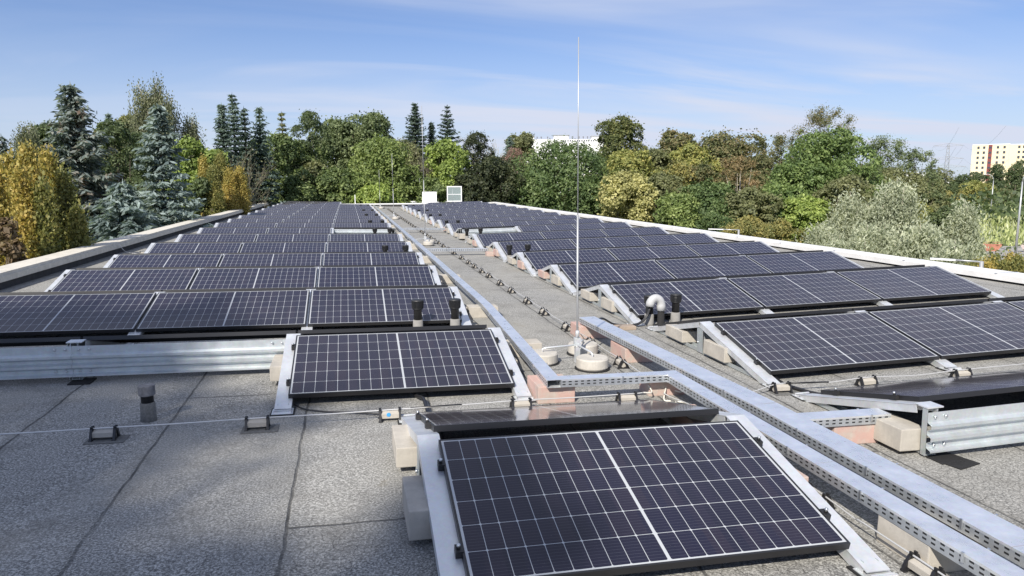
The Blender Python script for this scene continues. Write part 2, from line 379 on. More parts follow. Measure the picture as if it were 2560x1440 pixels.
# ------------------------------------------------------------------ helpers
def tag(o, label=None, cat=None, group=None, kind=None):
    if label: o['label'] = label
    if cat: o['category'] = cat
    if group: o['group'] = group
    if kind: o['kind'] = kind
    return o
def empty(name, loc, rot=(0, 0, 0)):
    o = bpy.data.objects.new(name, None); C.objects.link(o); o.location = loc; o.rotation_euler = rot
    o.empty_display_size = 0.2
    return o
def link(name, me, mat=None, parent=None, loc=None, rot=None):
    o = bpy.data.objects.new(name, me); C.objects.link(o)
    if mat and not me.materials: me.materials.append(mat)
    if parent: o.parent = parent
    if loc is not None: o.location = loc
    if rot is not None: o.rotation_euler = rot
    return o
class MB:
    def __init__(s): s.v = []; s.f = []; s.sm = []
    def add(s, vs, fs, smooth=False):
        b = len(s.v); s.v += [tuple(v) for v in vs]; s.f += [tuple(b+i for i in f) for f in fs]; s.sm += [smooth]*len(fs); return s
    def box(s, x0, x1, y0, y1, z0, z1):
        vs = [(x, y, z) for z in (z0, z1) for y in (y0, y1) for x in (x0, x1)]
        return s.add(vs, [(0, 2, 3, 1), (4, 5, 7, 6), (0, 1, 5, 4), (2, 6, 7, 3), (0, 4, 6, 2), (1, 3, 7, 5)])
    def bar(s, p, q, w, h, up=(0, 0, 1)):
        p, q = Vector(p), Vector(q); d = (q-p).normalized(); up = Vector(up)
        sx = d.cross(up).normalized()*w/2; uz = sx.cross(d).normalized()*h/2
        vs = []
        for e in (p, q): vs += [e-sx-uz, e+sx-uz, e+sx+uz, e-sx+uz]
        return s.add(vs, [(0, 1, 2, 3)[::-1], (4, 5, 6, 7), (0, 1, 5, 4), (1, 2, 6, 5), (2, 3, 7, 6), (3, 0, 4, 7)])
    def prism_x(s, prof, x0, x1):   # profile in (y,z) swept along x
        n = len(prof)
        vs = [(x0, y, z) for y, z in prof]+[(x1, y, z) for y, z in prof]
        fs = [tuple(range(n)), tuple(range(2*n-1, n-1, -1))]+[(i, i+n, (i+1) % n+n, (i+1) % n) for i in range(n)]
        return s.add(vs, fs)
    def tube(s, pts, r, n=8, cap=True, smooth=True):
        pts = [Vector(p) for p in pts]; rs = r if isinstance(r, (list, tuple)) else [r]*len(pts)
        b = len(s.v); ref = Vector((0, 0, 1))
        prev = None
        for i, p in enumerate(pts):
            d = (pts[min(i+1, len(pts)-1)]-pts[max(i-1, 0)])
            if d.length < 1e-9: d = Vector((0, 0, 1))
            d.normalize()
            if prev is None:
                a = d.cross(ref) if abs(d.z) < 0.95 else d.cross(Vector((1, 0, 0)))
            else: a = prev-d*prev.dot(d)
            a.normalize(); prev = a; c = d.cross(a)
            for k in range(n):
                t = 2*math.pi*k/n
                s.v.append(tuple(p+(a*math.cos(t)+c*math.sin(t))*rs[i]))
        for i in range(len(pts)-1):
            for k in range(n):
                k2 = (k+1) % n
                s.f.append((b+i*n+k, b+i*n+k2, b+(i+1)*n+k2, b+(i+1)*n+k)); s.sm.append(smooth)
        if cap:
            s.f.append(tuple(b+k for k in range(n))[::-1]); s.sm.append(False)
            s.f.append(tuple(b+(len(pts)-1)*n+k for k in range(n))); s.sm.append(False)
        return s
    def lathe(s, prof, n=24, c=(0, 0, 0), smooth=True):   # prof [(r,z)]
        b = len(s.v)
        for r, z in prof:
            for k in range(n):
                t = 2*math.pi*k/n; s.v.append((c[0]+r*math.cos(t), c[1]+r*math.sin(t), c[2]+z))
        for i in range(len(prof)-1):
            for k in range(n):
                k2 = (k+1) % n; s.f.append((b+i*n+k, b+i*n+k2, b+(i+1)*n+k2, b+(i+1)*n+k)); s.sm.append(smooth)
        s.f.append(tuple(b+k for k in range(n))[::-1]); s.sm.append(False)
        s.f.append(tuple(b+(len(prof)-1)*n+k for k in range(n))); s.sm.append(False)
        return s
    def mesh(s, name, mat=None, bevel=0):
        me = bpy.data.meshes.new(name); me.from_pydata(s.v, [], s.f)
        if mat: me.materials.append(mat)
        bm = bmesh.new(); bm.from_mesh(me)
        bmesh.ops.recalc_face_normals(bm, faces=bm.faces)
        if bevel: bmesh.ops.bevel(bm, geom=bm.edges[:], offset=bevel, segments=2, affect='EDGES', profile=0.6)
        bm.to_mesh(me); bm.free()
        if not bevel: me.polygons.foreach_set('use_smooth', s.sm)
        return me
    def build(s, name, mat, parent=None, bevel=0, loc=None, rot=None):
        return link(name, s.mesh(name, mat, bevel), None, parent, loc, rot)
def copy_tree(o, parent=None):
    c = o.copy(); C.objects.link(c)
    if parent: c.parent = parent
    for ch in list(o.children): copy_tree(ch, c)
    return c

SL, SR, XV = -0.0173, 0.0201, 0.4       # roof falls towards a valley in the aisle
def zr(x): return SL*(x-XV) if x < XV else SR*(x-XV)
def slope(x, side=None): return SL if (x < XV if side is None else side < 0) else SR
def zside(x, side): return (SL if side < 0 else SR)*(x-XV)
ORD = ['first', 'second', 'third', 'fourth', 'fifth', 'sixth', 'seventh', 'eighth', 'ninth', 'tenth', 'eleventh', 'twelfth', 'thirteenth', 'fourteenth', 'fifteenth', 'sixteenth', 'seventeenth', 'eighteenth', 'nineteenth', 'twentieth']
def ordn(i):
    if i < 20: return ORD[i]
    t = ['twenty', 'thirty', 'forty'][(i+1)//10-2]; r = (i+1) % 10
    return (t if r else {'twenty': 'twentieth', 'thirty': 'thirtieth', 'forty': 'fortieth'}[t]) + ('-'+ORD[r-1] if r else '')

# ================================================================== SETTING
GZ = -9.0
def grid_mesh(name, x0, x1, y0, y1, z, mat):
    return link(name, MB().add([(x0, y0, z), (x1, y0, z), (x1, y1, z), (x0, y1, z)], [(0, 1, 2, 3)]).mesh(name, mat))
mg, t, b = new_mat('meadow_ground'); co = objco(t)
LK(t, ramp(t, noise(t, co, 0.06, 6, 0.6), [(0.35, (0.05, 0.075, 0.02)), (0.6, (0.10, 0.12, 0.035)), (0.75, (0.17, 0.16, 0.06))]), b.inputs['Base Color']); b.inputs['Roughness'].default_value = 0.95
tag(grid_mesh('ground', -3000, 3000, -3000, 3000, GZ, mg), 'green grassy ground far below the roof', kind='structure')
my, t, b = new_mat('yard_concrete'); co = objco(t)
LK(t, ramp(t, noise(t, co, 0.25, 6, 0.65), [(0.35, (0.24, 0.235, 0.22)), (0.65, (0.37, 0.36, 0.34))]), b.inputs['Base Color']); b.inputs['Roughness'].default_value = 0.9
yd = link('road', MB().add([(55, 58, GZ+.02), (86, 58, GZ+.02), (125, 84, GZ+.02), (88, 96, GZ+.02), (74, 88, GZ+.02)], [(0, 1, 2, 3, 4)]).mesh('road', my))
tag(yd, 'pale concrete yard and road below the meadow at right', kind='structure')

# the building we stand on
RX0, RX1, RY0, RY1 = -8.42, 6.98, -16.0, 46.6
bld = empty('flat_roof_building', (0, 0, GZ))
tag(bld, 'low building whose long grey felt flat roof carries the solar panels', 'building')
m = MB(); nx = 24; ny = 60
xs = sorted(set([RX0+(RX1-RX0)*i/nx for i in range(nx+1)]+[XV])); ys = [RY0+(RY1-RY0)*j/ny for j in range(ny+1)]
vs = [(x, y, zr(x)-GZ) for y in ys for x in xs]; K = len(xs)
m.add(vs, [(j*K+i, j*K+i+1, (j+1)*K+i+1, (j+1)*K+i) for j in range(ny) for i in range(K-1)])
deck = m.build('roof_deck', MAT['roof'], bld)
deck.data.materials.clear(); deck.data.materials.append(MAT['roof'])
H = -GZ
m = MB()
m.box(RX0-.34, RX0-.30, RY0, RY1+.3, 0, H+.1).box(RX1+.30, RX1+.34, RY0, RY1+.3, 0, H+.05).box(RX0-.30, RX1+.30, RY1+.26, RY1+.3, 0, H+.0)
m.build('wall', MAT['wall'], bld)
def windows(x, sgn):
    for fl in range(2):
        for k in range(16):
            y = RY0+3+k*3.7
            mm = MB().box(min(x, x+sgn*.03), max(x, x+sgn*.03), y, y+1.6, 1.1+fl*3.6, 2.8+fl*3.6)
            mm.build('window', MAT['frame'], bld)
windows(RX0-.34, -1); windows(RX1+.34, 1)
hl, hr = zr(RX0), zr(RX1)
# left parapet: dark upstand, weathered pale coping laid in slabs
MB().box(RX0-.30, RX0, RY0, RY1, H-.2, H+hl+.20).build('parapet_upstand', MAT['upstand'], bld)
m = MB(); y = RY0
while y < RY1:
    y1 = min(y+1.0, RY1); dz = random.uniform(-.002, .002)
    m.prism_x([(y+.004, H+hl+.20), (y1-.004, H+hl+.20), (y1-.004, H+hl+.265+dz), (y+.004, H+hl+.265+dz)], RX0-.37, RX0+.05); y = y1
m.build('coping', MAT['coping'], bld)
MB().box(RX0+.05, RX0+.075, RY0, RY1, H+hl+.13, H+hl+.215).build('drip_edge', MAT['coping'], bld)
# right parapet: pale sheet-metal coping over a dark upstand
MB().box(RX1, RX1+.30, RY0, RY1, H-.2, H+hr+.09).build('parapet_upstand', MAT['upstand'], bld)
MB().box(RX1-.06, RX1+.36, RY0, RY1, H+hr+.09, H+hr+.135).box(RX1-.09, RX1-.06, RY0, RY1, H+hr+.035, H+hr+.125).build('coping', MAT['whitecoping'], bld)
m = MB(); y = RY0
while y < RY1:
    m.box(RX1-.095, RX1+.365, y, y+.05, H+hr+.136, H+hr+.14); y += 2.0
m.build('coping_joint', MAT['steel'], bld)
# far parapet
MB().box(RX0, RX1, RY1, RY1+.26, H-.2, H+.16).build('parapet_upstand', MAT['upstand'], bld)
MB().box(RX0-.02, RX1+.02, RY1-.05, RY1+.34, H+.16, H+.23).build('coping', MAT['white'], bld)

# ================================================================== SOLAR ARRAYS
TILT = 0.2382; TT = math.tan(TILT); CW = PW*math.cos(TILT); GAPX, GAPY = 0.0211, 0.2259
YA = CW+GAPY/2
Y = {-1: -2.8432, 0: 0.0, 1: 2.7849, 2: 5.2779, 3: 7.5818, 4: 10.1563, 5: 12.8068}
for k in range(6, 18): Y[k] = 12.8068+2.6*(k-5)
m = MB(); T = .035
m.box(0, PL, 0, .011, -T, 0).box(0, PL, PW-.011, PW, -T, 0).box(0, .011, .011, PW-.011, -T, 0).box(PL-.011, PL, .011, PW-.011, -T, 0)
FRAME = m.mesh('module_frame', MAT['frame'])
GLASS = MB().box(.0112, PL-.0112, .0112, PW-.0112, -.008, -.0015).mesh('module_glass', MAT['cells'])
CLAMP = MB().box(-.028, .006, -.025, .025, -.030, .004).lathe([(.009, .004), (.009, .014)], 8, (-.014, 0, 0)).mesh('clamp', MAT['clamp'])
CLAMPB = MB().lathe([(.0085, .0), (.0085, .012), (.004, .014)], 8, (-.014, 0, .012)).mesh('clamp_bolt', MAT['bolt'])
def module(x, k, far, side, label, clamps):
    sg = 1 if x > 0 else -1; s = slope(x, sg); zr = lambda q: zside(q, sg)
    if not far: o = empty('solar_panel', (x, Y[k], zr(x)+.1), (TILT, -s, 0))
    else: o = empty('solar_panel', (x+PL, Y[k]+2*CW+GAPY, zr(x+PL)+.1), (TILT, s, math.pi))
    tag(o, label, 'solar panel', 'black-framed solar panels in rows on the roof')
    link('frame', FRAME, None, o); link('cell_glass', GLASS, None, o)
    if clamps:
        for cx, rz in clamps:
            for cy in (.21, .83):
                c = link('clamp', CLAMP, None, o, (cx, cy, 0), (0, 0, rz))
                if k < 2: link('bolt', CLAMPB, None, c)
    return o

# triangular support
def rail(bm, ya, za, yb, zb, w=.12, t=.035):
    bm.bar((0, ya, za-t/2), (0, yb, zb-t/2), w, t)
zf = lambda y: .064+TT*y
def lip(bm, y0, y1, sgn=1):  # turned-down edges of the channel
    for sx in (-.058, .058):
        a = (sx, y0, zf(y0)-.03) if sgn > 0 else (sx, 2*YA-y0, zf(y0)-.03)
        c = (sx, y1, zf(y1)-.03) if sgn > 0 else (sx, 2*YA-y1, zf(y1)-.03)
        bm.bar(a, c, .004, .05)
nr = MB(); nr.bar((0, -.13, zf(-.13)-.003), (0, YA, zf(YA)-.003), .12, .006); lip(nr, -.10, YA-.01)
NR = nr.mesh('near_rail', MAT['steel'])
fr = MB(); fr.bar((0, YA, zf(YA)-.0031), (0, 2*YA+.13, zf(-.13)-.0031), .12, .006); lip(fr, -.10, YA-.01, -1)
FR = fr.mesh('far_rail', MAT['steel'])
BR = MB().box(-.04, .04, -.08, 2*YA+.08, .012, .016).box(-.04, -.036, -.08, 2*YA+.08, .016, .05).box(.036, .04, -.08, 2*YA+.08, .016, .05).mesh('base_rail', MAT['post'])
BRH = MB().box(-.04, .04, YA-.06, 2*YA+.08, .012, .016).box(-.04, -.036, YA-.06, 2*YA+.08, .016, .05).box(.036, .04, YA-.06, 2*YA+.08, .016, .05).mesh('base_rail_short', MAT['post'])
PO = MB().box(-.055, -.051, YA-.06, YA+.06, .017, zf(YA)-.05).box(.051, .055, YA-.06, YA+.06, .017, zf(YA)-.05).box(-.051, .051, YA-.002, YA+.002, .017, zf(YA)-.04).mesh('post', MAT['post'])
FP = MB().box(-.075, .075, -.20, -.06, .010, .014).prism_x([(-.20, .014), (-.196, .014), (-.15, .030), (-.155, .032)], -.06, .06).box(-.062, .062, -.175, -.165, .014, .034).mesh('foot_plate', MAT['steel'])
PAD = MB().box(-.085, .085, -.215, -.03, .001, .0095).mesh('rubber_pad', MAT['rubber'])
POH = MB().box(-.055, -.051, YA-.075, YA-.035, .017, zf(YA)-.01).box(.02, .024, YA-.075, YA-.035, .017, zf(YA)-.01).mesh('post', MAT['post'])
CAP = MB().box(-.06, .06, YA-.080, YA+.03, zf(YA)-.006, zf(YA)+.002).mesh('cap_plate', MAT['steel'])
PB = MB().lathe([(.011, 0), (.011, .008), (.006, .012)], 8).mesh('post_bolt', MAT['bolt'])
def bracket(x, k, half, label, detail=True):
    sg = 1 if x > 0 else -1; s = slope(x, sg)
    o = empty('support_frame', (x, Y[k], zside(x, sg)), (0, -s, 0))
    tag(o, label, 'support frame', 'galvanised triangular supports under the solar panels')
    link('far_rail', FR, None, o); link('post', POH if half else PO, None, o)
    if half: link('base_rail', BRH, None, o); link('cap_plate', CAP, None, o)
    else: link('near_rail', NR, None, o); link('base_rail', BR, None, o); link('foot_plate', FP, None, o); link('rubber_pad', PAD, None, o)
    if half: link('rubber_pad', PAD, None, o, (.05, YA+.02, 0))
    if detail:
        link('foot_plate', FP, None, o, (0, 2*YA, 0), (0, 0, math.pi)); link('rubber_pad', PAD, None, o, (0, 2*YA, 0), (0, 0, math.pi))
        if not half: link('bolt', PB, None, o, (-.056, YA+.03, .12), (0, -math.pi/2, 0))
    return o
DEFP = [(0, .305), (0, .240), (-.034, .226), (-.034, .206), (-.004, .188), (0, .184), (0, .160), (-.034, .146), (-.034, .126), (-.004, .108), (0, .104), (0, .072), (-.036, .060), (-.036, .050)]
def deflector(x0, x1, k, label):
    sg = 1 if x0 > 0 else -1; s = slope(x0, sg); L = x1-x0
    prof = DEFP+[(y+.003, z) for y, z in reversed(DEFP)]
    o = empty('wind_deflector', (x0, Y[k]+YA-.082, zside(x0, sg)), (0, -s, 0))
    tag(o, label, 'wind deflector')
    MB().prism_x(prof, 0, L).build('ribbed_sheet', MAT['deflect'], o)
    for cx in (.05, .13, L-.13, L-.05):
        for z in (.275, .09): link('bolt', PB, None, o, (cx, -.002, z), (math.pi/2, 0, 0))
    return o

P_ = PL+GAPX
XLFT = -3.7388-2*P_
RXS = {-1: .385, 0: .321, 1: .234, 2: .230, 3: .175, 4: .191, 5: .142}
colL = ['leftmost', 'middle', 'aisle-side']
colR = ['aisle-side', 'middle', 'outer right']
def lab(face, k, side, col):
    return '%s solar panel, %s in the %s row of the %s block' % (face, col, ordn(k), side)
for k in range(0, 18):
    for c in range(3):
        x = XLFT+c*P_
        if k >= 16 and c == 2: continue
        near = not ((k == 0 and c < 2) or (k == 6 and c == 2))
        cl = []
        if k < 4:
            if c == 2 or (k == 0): cl.append((PL, math.pi))
            if c == 0 or (k == 0 and c == 2): cl.append((0, 0))
        if near: module(x, k, False, 'left', lab('viewer-facing', k, 'left', colL[c]), cl)
        module(x, k, True, 'left', lab('away-facing', k, 'left', colL[c]), [])
    for j in range(4):
        if k >= 16 and j == 3: continue
        x = XLFT+j*P_-GAPX/2
        if j == 0: x -= .035
        if j == 3: x += .035
        if k == 0 and j == 2: x -= .022
        half = (k == 0 and j < 2) or (k == 6 and j == 3)
        bracket(x, k, half, 'zinc triangular support %s of the %s row, left block' % (['at the outer end', 'under the first joint', 'under the second joint', 'at the aisle end'][j], ordn(k)), k < 8)
deflector(XLFT-.05, XLFT+P_-.03, 0, 'ribbed zinc wind sheet at the left frame edge behind the short vent')
deflector(XLFT+P_-.028, XLFT+2*P_-.08, 0, 'ribbed zinc wind sheet ending at the single front left panel')
deflector(XLFT+2*P_+.06, XLFT+3*P_-.03, 6, 'short ribbed zinc wind sheet behind two black vent caps, left block')
for k in range(-1, 17):
    x0 = RXS.get(k, .13)
    for c in range(3):
        x = x0+c*P_
        if k == 16 and c == 0: continue
        near = not (k == -1 or (k == 6 and c == 0))
        cl = []
        if k < 4 and c == 0: cl = [(0, 0)]
        kk = ordn(k+1)
        if near: module(x, k, False, 'right', lab('viewer-facing', k+1, 'right', colR[c]), cl)
        module(x, k, True, 'right', lab('away-facing', k+1, 'right', colR[c]), [(PL, math.pi)] if (k == -1 and c == 0) else [])
    for j in range(4):
        if k == 16 and j == 0: continue
        x = x0+j*P_-GAPX/2
        if j == 0: x -= .035
        if j == 3: x += .035
        half = (k == -1) or (k == 6 and j == 0)
        bracket(x, k, half, 'zinc triangular support %s of the %s row, right block' % (['at the aisle end', 'under the first joint', 'under the second joint', 'at the outer end'][j], ordn(k+1)), k < 8)
deflector(.285, .385+P_-.02, -1, 'ribbed zinc wind sheet standing nearest the camera, right of the trays')
deflector(.385+P_-.018, .385+2*P_, -1, 'ribbed zinc wind sheet at the right edge of the roof foreground')
deflector(.13+.02, .13+P_-.03, 6, 'ribbed zinc wind sheet behind two black vents, right block')
# single foreground unit
XA = -2.8279
module(XA, -1, False, 'front', 'large solar panel in the foreground, nearest the camera, facing it', [(0, 0), (PL, math.pi)])
module(XA, -1, True, 'front', 'solar panel seen edge-on behind the foreground panel, mirroring the roof', [(PL, math.pi)])
bracket(XA-.045, -1, False, 'zinc triangular support along the left side of the foreground panel')
bracket(XA+PL+.045, -1, False, 'zinc triangular support along the right side of the foreground panel')

# ================================================================== CONCRETE BLOCKS
def block(x0, x1, y0, y1, z0, h, mat, label, cham=0.0, group='concrete ballast blocks'):
    L, W_ = x1-x0, y1-y0
    m = MB()
    if cham:
        vs = []
        for y in (0, W_): vs += [(0, y, z0), (L, y, z0), (L, y, z0+h*.45), (L-cham, y, z0+h), (0, y, z0+h)]
        m.add(vs, [(0, 1, 2, 3, 4)[::-1], (5, 6, 7, 8, 9), (0, 5, 6, 1)[::-1], (1, 6, 7, 2)[::-1], (2, 7, 8, 3)[::-1], (3, 8, 9, 4)[::-1], (4, 9, 5, 0)[::-1]])
    else: m.box(0, L, 0, W_, z0, z0+h)
    b = m.build('ballast_block', MAT[mat], None, .006, (x0, y0, zr(x0)), (0, -slope(x0), 0))
    return tag(b, label, 'concrete block', group)
for i, (dy, nm) in enumerate(((.56, 'nearer'), (1.45, 'farther'))):
    block(XA-.20, XA+.02, -2.8432+dy-.04, -2.8432+dy+.38, .04, .145 if i == 0 else .12, 'block', '%s grey block under the left rail of the foreground panel' % nm)
    block(XA+PL-.02, XA+PL+.17, -2.8432+dy, -2.8432+dy+.42, .05, .12, 'pink', '%s block under the right rail of the foreground panel' % nm)
    for k in range(0, 17):
        x0 = RXS.get(k, .13)
        mt = 'pink' if (k, i) in ((2, 1), (3, 0), (4, 0), (5, 0), (7, 1), (9, 0), (12, 1)) else 'block'
        if k == 16: continue
        block(x0-.14, x0+.12, Y[k]+dy, Y[k]+dy+.42, .04, .14 if i == 0 else .12, mt, '%s %s block at the aisle end of the %s row, right block of panels' % (nm, 'pinkish' if mt == 'pink' else 'pale', ordn(k+1)))
        if k < 16:
            x1 = XLFT+3*P_
            block(x1-.10, x1+.13, Y[k]+dy, Y[k]+dy+.42, .05, .10, 'block', '%s pale block at the aisle end of the %s row, left block of panels' % (nm, ordn(k)))
block(-3.93, -3.70, .58, 1.02, .05, .125, 'block', 'pale block under the left rail of the front left panel')
block(.145, .34, Y[-1]+YA-.02, Y[-1]+YA+.42, .03, .145, 'block', 'long beige block beside the post of the nearest wind sheet', .0)
TB = 'blocks carrying the cable trays'
block(-1.86, -1.56, -.26, .10, 0, .138, 'pink', 'pinkish block carrying the corner of the cable tray', group=TB)
block(-.80, -.42, 1.98, 2.30, 0, .138, 'pink', 'pink-faced block at the far end of the wide tray', .0, TB)
block(-.70, -.40, .86, 1.26, 0, .138, 'pink', 'pink-faced block beside the round mast weights', .0, TB)
block(-.92, -.60, -.22, -.02, 0, .138, 'pink', 'red-sided block under the tray junction beside the tangled wire', .0, TB)
block(-.16, .19, -1.50, -1.36, 0, .138, 'pink', 'reddish pink block under the short side tray', .0, TB)
block(-.80, -.40, -3.0, -2.68, 0, .138, 'block', 'pale block under both trays at the lower right', group=TB)
for i, yy in enumerate((1.25, 3.4, 6.6, 9.8, 13.0, 17.2, 21.4, 25.6, 29.8, 34.0, 38.2, 42.4)):
    block(-1.80, -1.42, yy, yy+.22, 0, .138, 'block', 'pale block under the left tray, %s beyond the tray corner' % ordn(i), group=TB)
block(-.10, .16, 11.1, 11.3, 0, .10, 'pink', 'small pinkish block at the right end of the middle crossing tray', group=TB)
o = block(-.20, .04, 2.36, 2.50, 0, .045, 'paver', 'brown paving brick under the curved black hoses'); o['category'] = 'brick'; del o['group']; o.name = 'paving_brick'

# ================================================================== CABLE TRAYS
def tray(p, q, wd, label, h=.062, z0=.14):
    p = Vector((p[0], p[1], zr(p[0])+z0)); q = Vector((q[0], q[1], zr(q[0])+z0)); d = q-p; L = d.length
    yaw = math.atan2(d.y, d.x); pit = -math.asin(d.z/L)
    o = empty('cable_tray', p, (0, pit, yaw)); tag(o, label, 'cable tray', 'zinc cable trays on blocks')
    for sy in (-1, 1):
        y = sy*(wd/2-.001)
        MB().box(0, L, y-.001, y+.001, 0, h-.003).build('perforated_side', MAT['slots'], o)
    MB().box(0, L, -wd/2+.002, wd/2-.002, .001, .003).build('bottom', MAT['steel'], o)
    m = MB(); k = 0.0
    while k < L-.01:
        e = min(k+2.0, L)
        m.box(k, e-.003, -wd/2-.003, wd/2+.003, h-.002, h+.001)
        for sy in (-1, 1): m.box(k, e-.003, sy*(wd/2+.002)-.001, sy*(wd/2+.002)+.001, h-.012, h-.0021)
        k = e
    m.build('lid', MAT['lid'], o)
    m = MB(); k = .5
    while k < min(L, 12):
        for sy in (-1, 1):
            MB().box(k, k+.012, sy*(wd/2+.006)-.004, sy*(wd/2+.006)+.004, h-.04, h+.006).build('lid_clip', MAT['bolt'], o)
        k += .62
    return o
tray((-1.745, -.31), (-1.60, 3.2), .108, 'zinc tray along the left block, piece ending at the tray corner')
tray((-1.60, 3.203), (-1.585, 12), .108, 'zinc tray along the left block, middle stretch')
tray((-1.585, 12.003), (-1.60, 43), .108, 'zinc tray along the left block, farthest stretch')
tray((-1.69, -.255), (-.79, -.255), .104, 'short crossing tray in front of the round mast weights')
tray((-.742, -.195), (-.742, -7.0), .118, 'narrower of the two trays running to the lower right corner')
tray((-.655, 2.14), (-.492, -1.2), .18, 'wide bluish tray starting at the grey elbow pipe', z0=.156)
tray((-.492, -1.203), (-.492, -7.0), .18, 'wide bluish tray reaching the lower right corner', z0=.156)
tray((-.402, -1.45), (.26, -1.45), .128, 'short side tray leading under the nearest right panel')
tray((-1.53, 11.45), (-.02, 11.45), .10, 'thin tray crossing the aisle at the second mast', z0=.10)
tray((-1.53, 19.3), (.0, 19.3), .10, 'thin tray crossing the aisle farther back', z0=.10)

# ================================================================== MASTS
def mast(x, y, h, label, near):
    z = zr(x); o = empty('lightning_mast', (x, y, z)); tag(o, label, 'lightning mast', 'lightning masts on the roof')
    lean = -.006*h
    MB().tube([(0, 0, .03), (lean*.5, 0, h*.47)], 0.010 if near else .012, 10).build('lower_tube', MAT['mast'], o)
    MB().tube([(lean*.5, 0, h*.47), (lean, 0, h)], 0.0048 if near else .007, 8).build('upper_rod', MAT['mast'], o)
    MB().box(-.022, .022, -.024, .024, .0, .16).box(-.034, .034, -.018, .018, .16, .24).lathe([(.02, .24), (.02, .30), (.016, .31)], 10).build('base_bracket', MAT['steel'], o)
    ang = [(-.34, .03), (.06, -.27), (.16, .31)]
    for i, (ax, ay) in enumerate(ang):
        MB().tube([(0, 0, .17), (ax*.9, ay*.9, .15), (ax, ay, .14), (ax, ay, .10)], .009, 8).build('leg', MAT['steel'], o)
        dz = MB().lathe([(.145, 0), (.152, .012), (.15, .085), (.14, .098), (.05, .10)], 36, (ax, ay, .012), False).build('concrete_weight', MAT['disc'], o)
        MB().lathe([(.165, .001), (.165, .011)], 28, (ax, ay, 0)).build('rubber_pad', MAT['rubber'], dz)
    return o
mast(-1.14, .985, 3.02, 'tall thin lightning mast on three round concrete weights in the aisle', True)
mast(-1.20, 14.44, 3.75, 'second lightning mast, in the aisle by the thin crossing tray', False)
mast(-1.18, 28.6, 3.0, 'third lightning mast, far down the aisle', False)
mast(-1.21, 42.3, 2.5, 'farthest aisle lightning mast, near the roof end', False)
for (x, y, h, l) in ((-3.55, 50.6, 1.9, 'left one of two thin rods beyond the far left roof end'), (-3.38, 50.9, 1.85, 'right one of two thin rods beyond the far left roof end'), (2.2, 50.9, 2.0, 'thin rod just left behind the white open hatch'), (3.0, 50.9, 2.0, 'thin rod just right behind the white open hatch'), (4.06, 46.0, 1.2, 'thin short rod in front of the glazed hatch')):
    o = MB().tube([(0, 0, -1.2 if y > 47 else 0), (0, 0, h)], .009, 6).build('lightning_rod', MAT['mast'], None, 0, (x, y, .05)); tag(o, l, 'lightning rod')

# ================================================================== CONDUCTORS AND HOLDERS
def clip_mesh():
    m = MB()
    for s in (-1, 1):
        m.bar((0, s*.048, .0), (0, s*.014, .072), .022, .015, (1, 0, 0))
        m.bar((0, s*.056, .004), (0, s*.034, .004), .024, .012)
    m.box(-.010, .010, -.018, .018, .062, .076).box(-.009, .009, -.016, -.008, .076, .090).box(-.009, .009, .008, .016, .076, .090)
    m.box(-.008, .008, -.04, .04, .0, .010)
    return m.mesh('clip', MAT['black'])
CL = clip_mesh()
bar = []
for a in range(6):
    t = math.pi/6+a*math.pi/3; bar.append((.038*math.cos(t), .038+.030*math.sin(t)))
HB = MB().prism_x(bar, -.066, .066).mesh('holder_weight', MAT['block'])
HP = MB().box(-.12, .12, -.075, .075, .001, .005).mesh('felt_pad', MAT['patch'])
def holder(x, y, rz, label, mat=None, pad=False, paint=False):
    z = zr(x)
    o = empty('wire_holder', (x, y, z), (0, 0 if abs(rz) > 1 else -slope(x), rz)); tag(o, label, 'wire holder', 'concrete and black plastic wire holders')
    link('weight', HB, None, o)
    for s in (-.07, .07): link('clip', CL, None, o, (s, 0, 0))
    if pad: link('felt_pad', HP, None, o, (.02, -.02, 0))
    if paint: MB().lathe([(.016, 0), (.014, .002)], 9).build('paint_mark', MAT['blue'], o, 0, (-.01, -.0335, .050), (math.pi/2, 0, 0))
    return o
ysc = [-3.02, -2.26, -.03, .74, 1.61, 2.47, 3.50, 4.40, 5.44, 6.31, 7.31, 8.03, 8.83, 9.57, 10.56, 11.77]
yy = 12.75
while yy < 41.5: ysc.append(yy); yy += 1.0
for i, yv in enumerate(ysc):
    holder(-.785 if yv > -1 else -.83, yv, R(90)+random.uniform(-.06, .06), 'wire holder on the aisle line, %s from the camera end' % ordn(i))
for i, (x, yv) in enumerate(((-6.8, -.50), (-5.8, -.49), (-4.86, -.487), (-3.911, -.456), (-3.008, -.432), (-2.025, -.375), (-1.166, -.36))):
    holder(x, yv, random.uniform(-.03, .03), ['wire holder beyond the left frame edge', 'wire holder just beyond the left frame edge', 'wire holder nearest the left frame edge, on a dark pad', 'wire holder on a dark pad in the shade, behind the short vent', 'wire holder with a blue paint mark', 'wire holder behind the foreground panel, beside the pinkish block', 'wire holder behind the foreground panel, nearest the tangled wire'][i], pad=i in (2, 3), paint=i == 4)
for i, x in enumerate((.23, 1.03, 1.957, 2.95)):
    holder(x, (-.30, -.335, -.372, -.37)[i], random.uniform(-.03, .03), ['wire holder right of the wide tray', 'wire holder in front of the first right panel, second from the tray', 'wire holder reflected in the nearest right panel, third from the tray', 'wire holder at the right frame edge'][i], pad=i == 0)
def wire(pts, r, mat, name, label, cat, sub=14, n=7):
    # Catmull-Rom through the points
    P = [Vector(p) for p in pts]; out = []
    Q = [P[0]*2-P[1]]+P+[P[-1]*2-P[-2]]
    for i in range(1, len(Q)-2):
        for s in range(sub):
            t = s/sub; a, b_, c, d = Q[i-1], Q[i], Q[i+1], Q[i+2]
            out.append(.5*((2*b_)+(c-a)*t+(2*a-5*b_+4*c-d)*t*t+(3*b_-a-3*c+d)*t**3))
    out.append(P[-1])
    o = MB().tube(out, r, n).build(name, mat); return tag(o, label, cat)
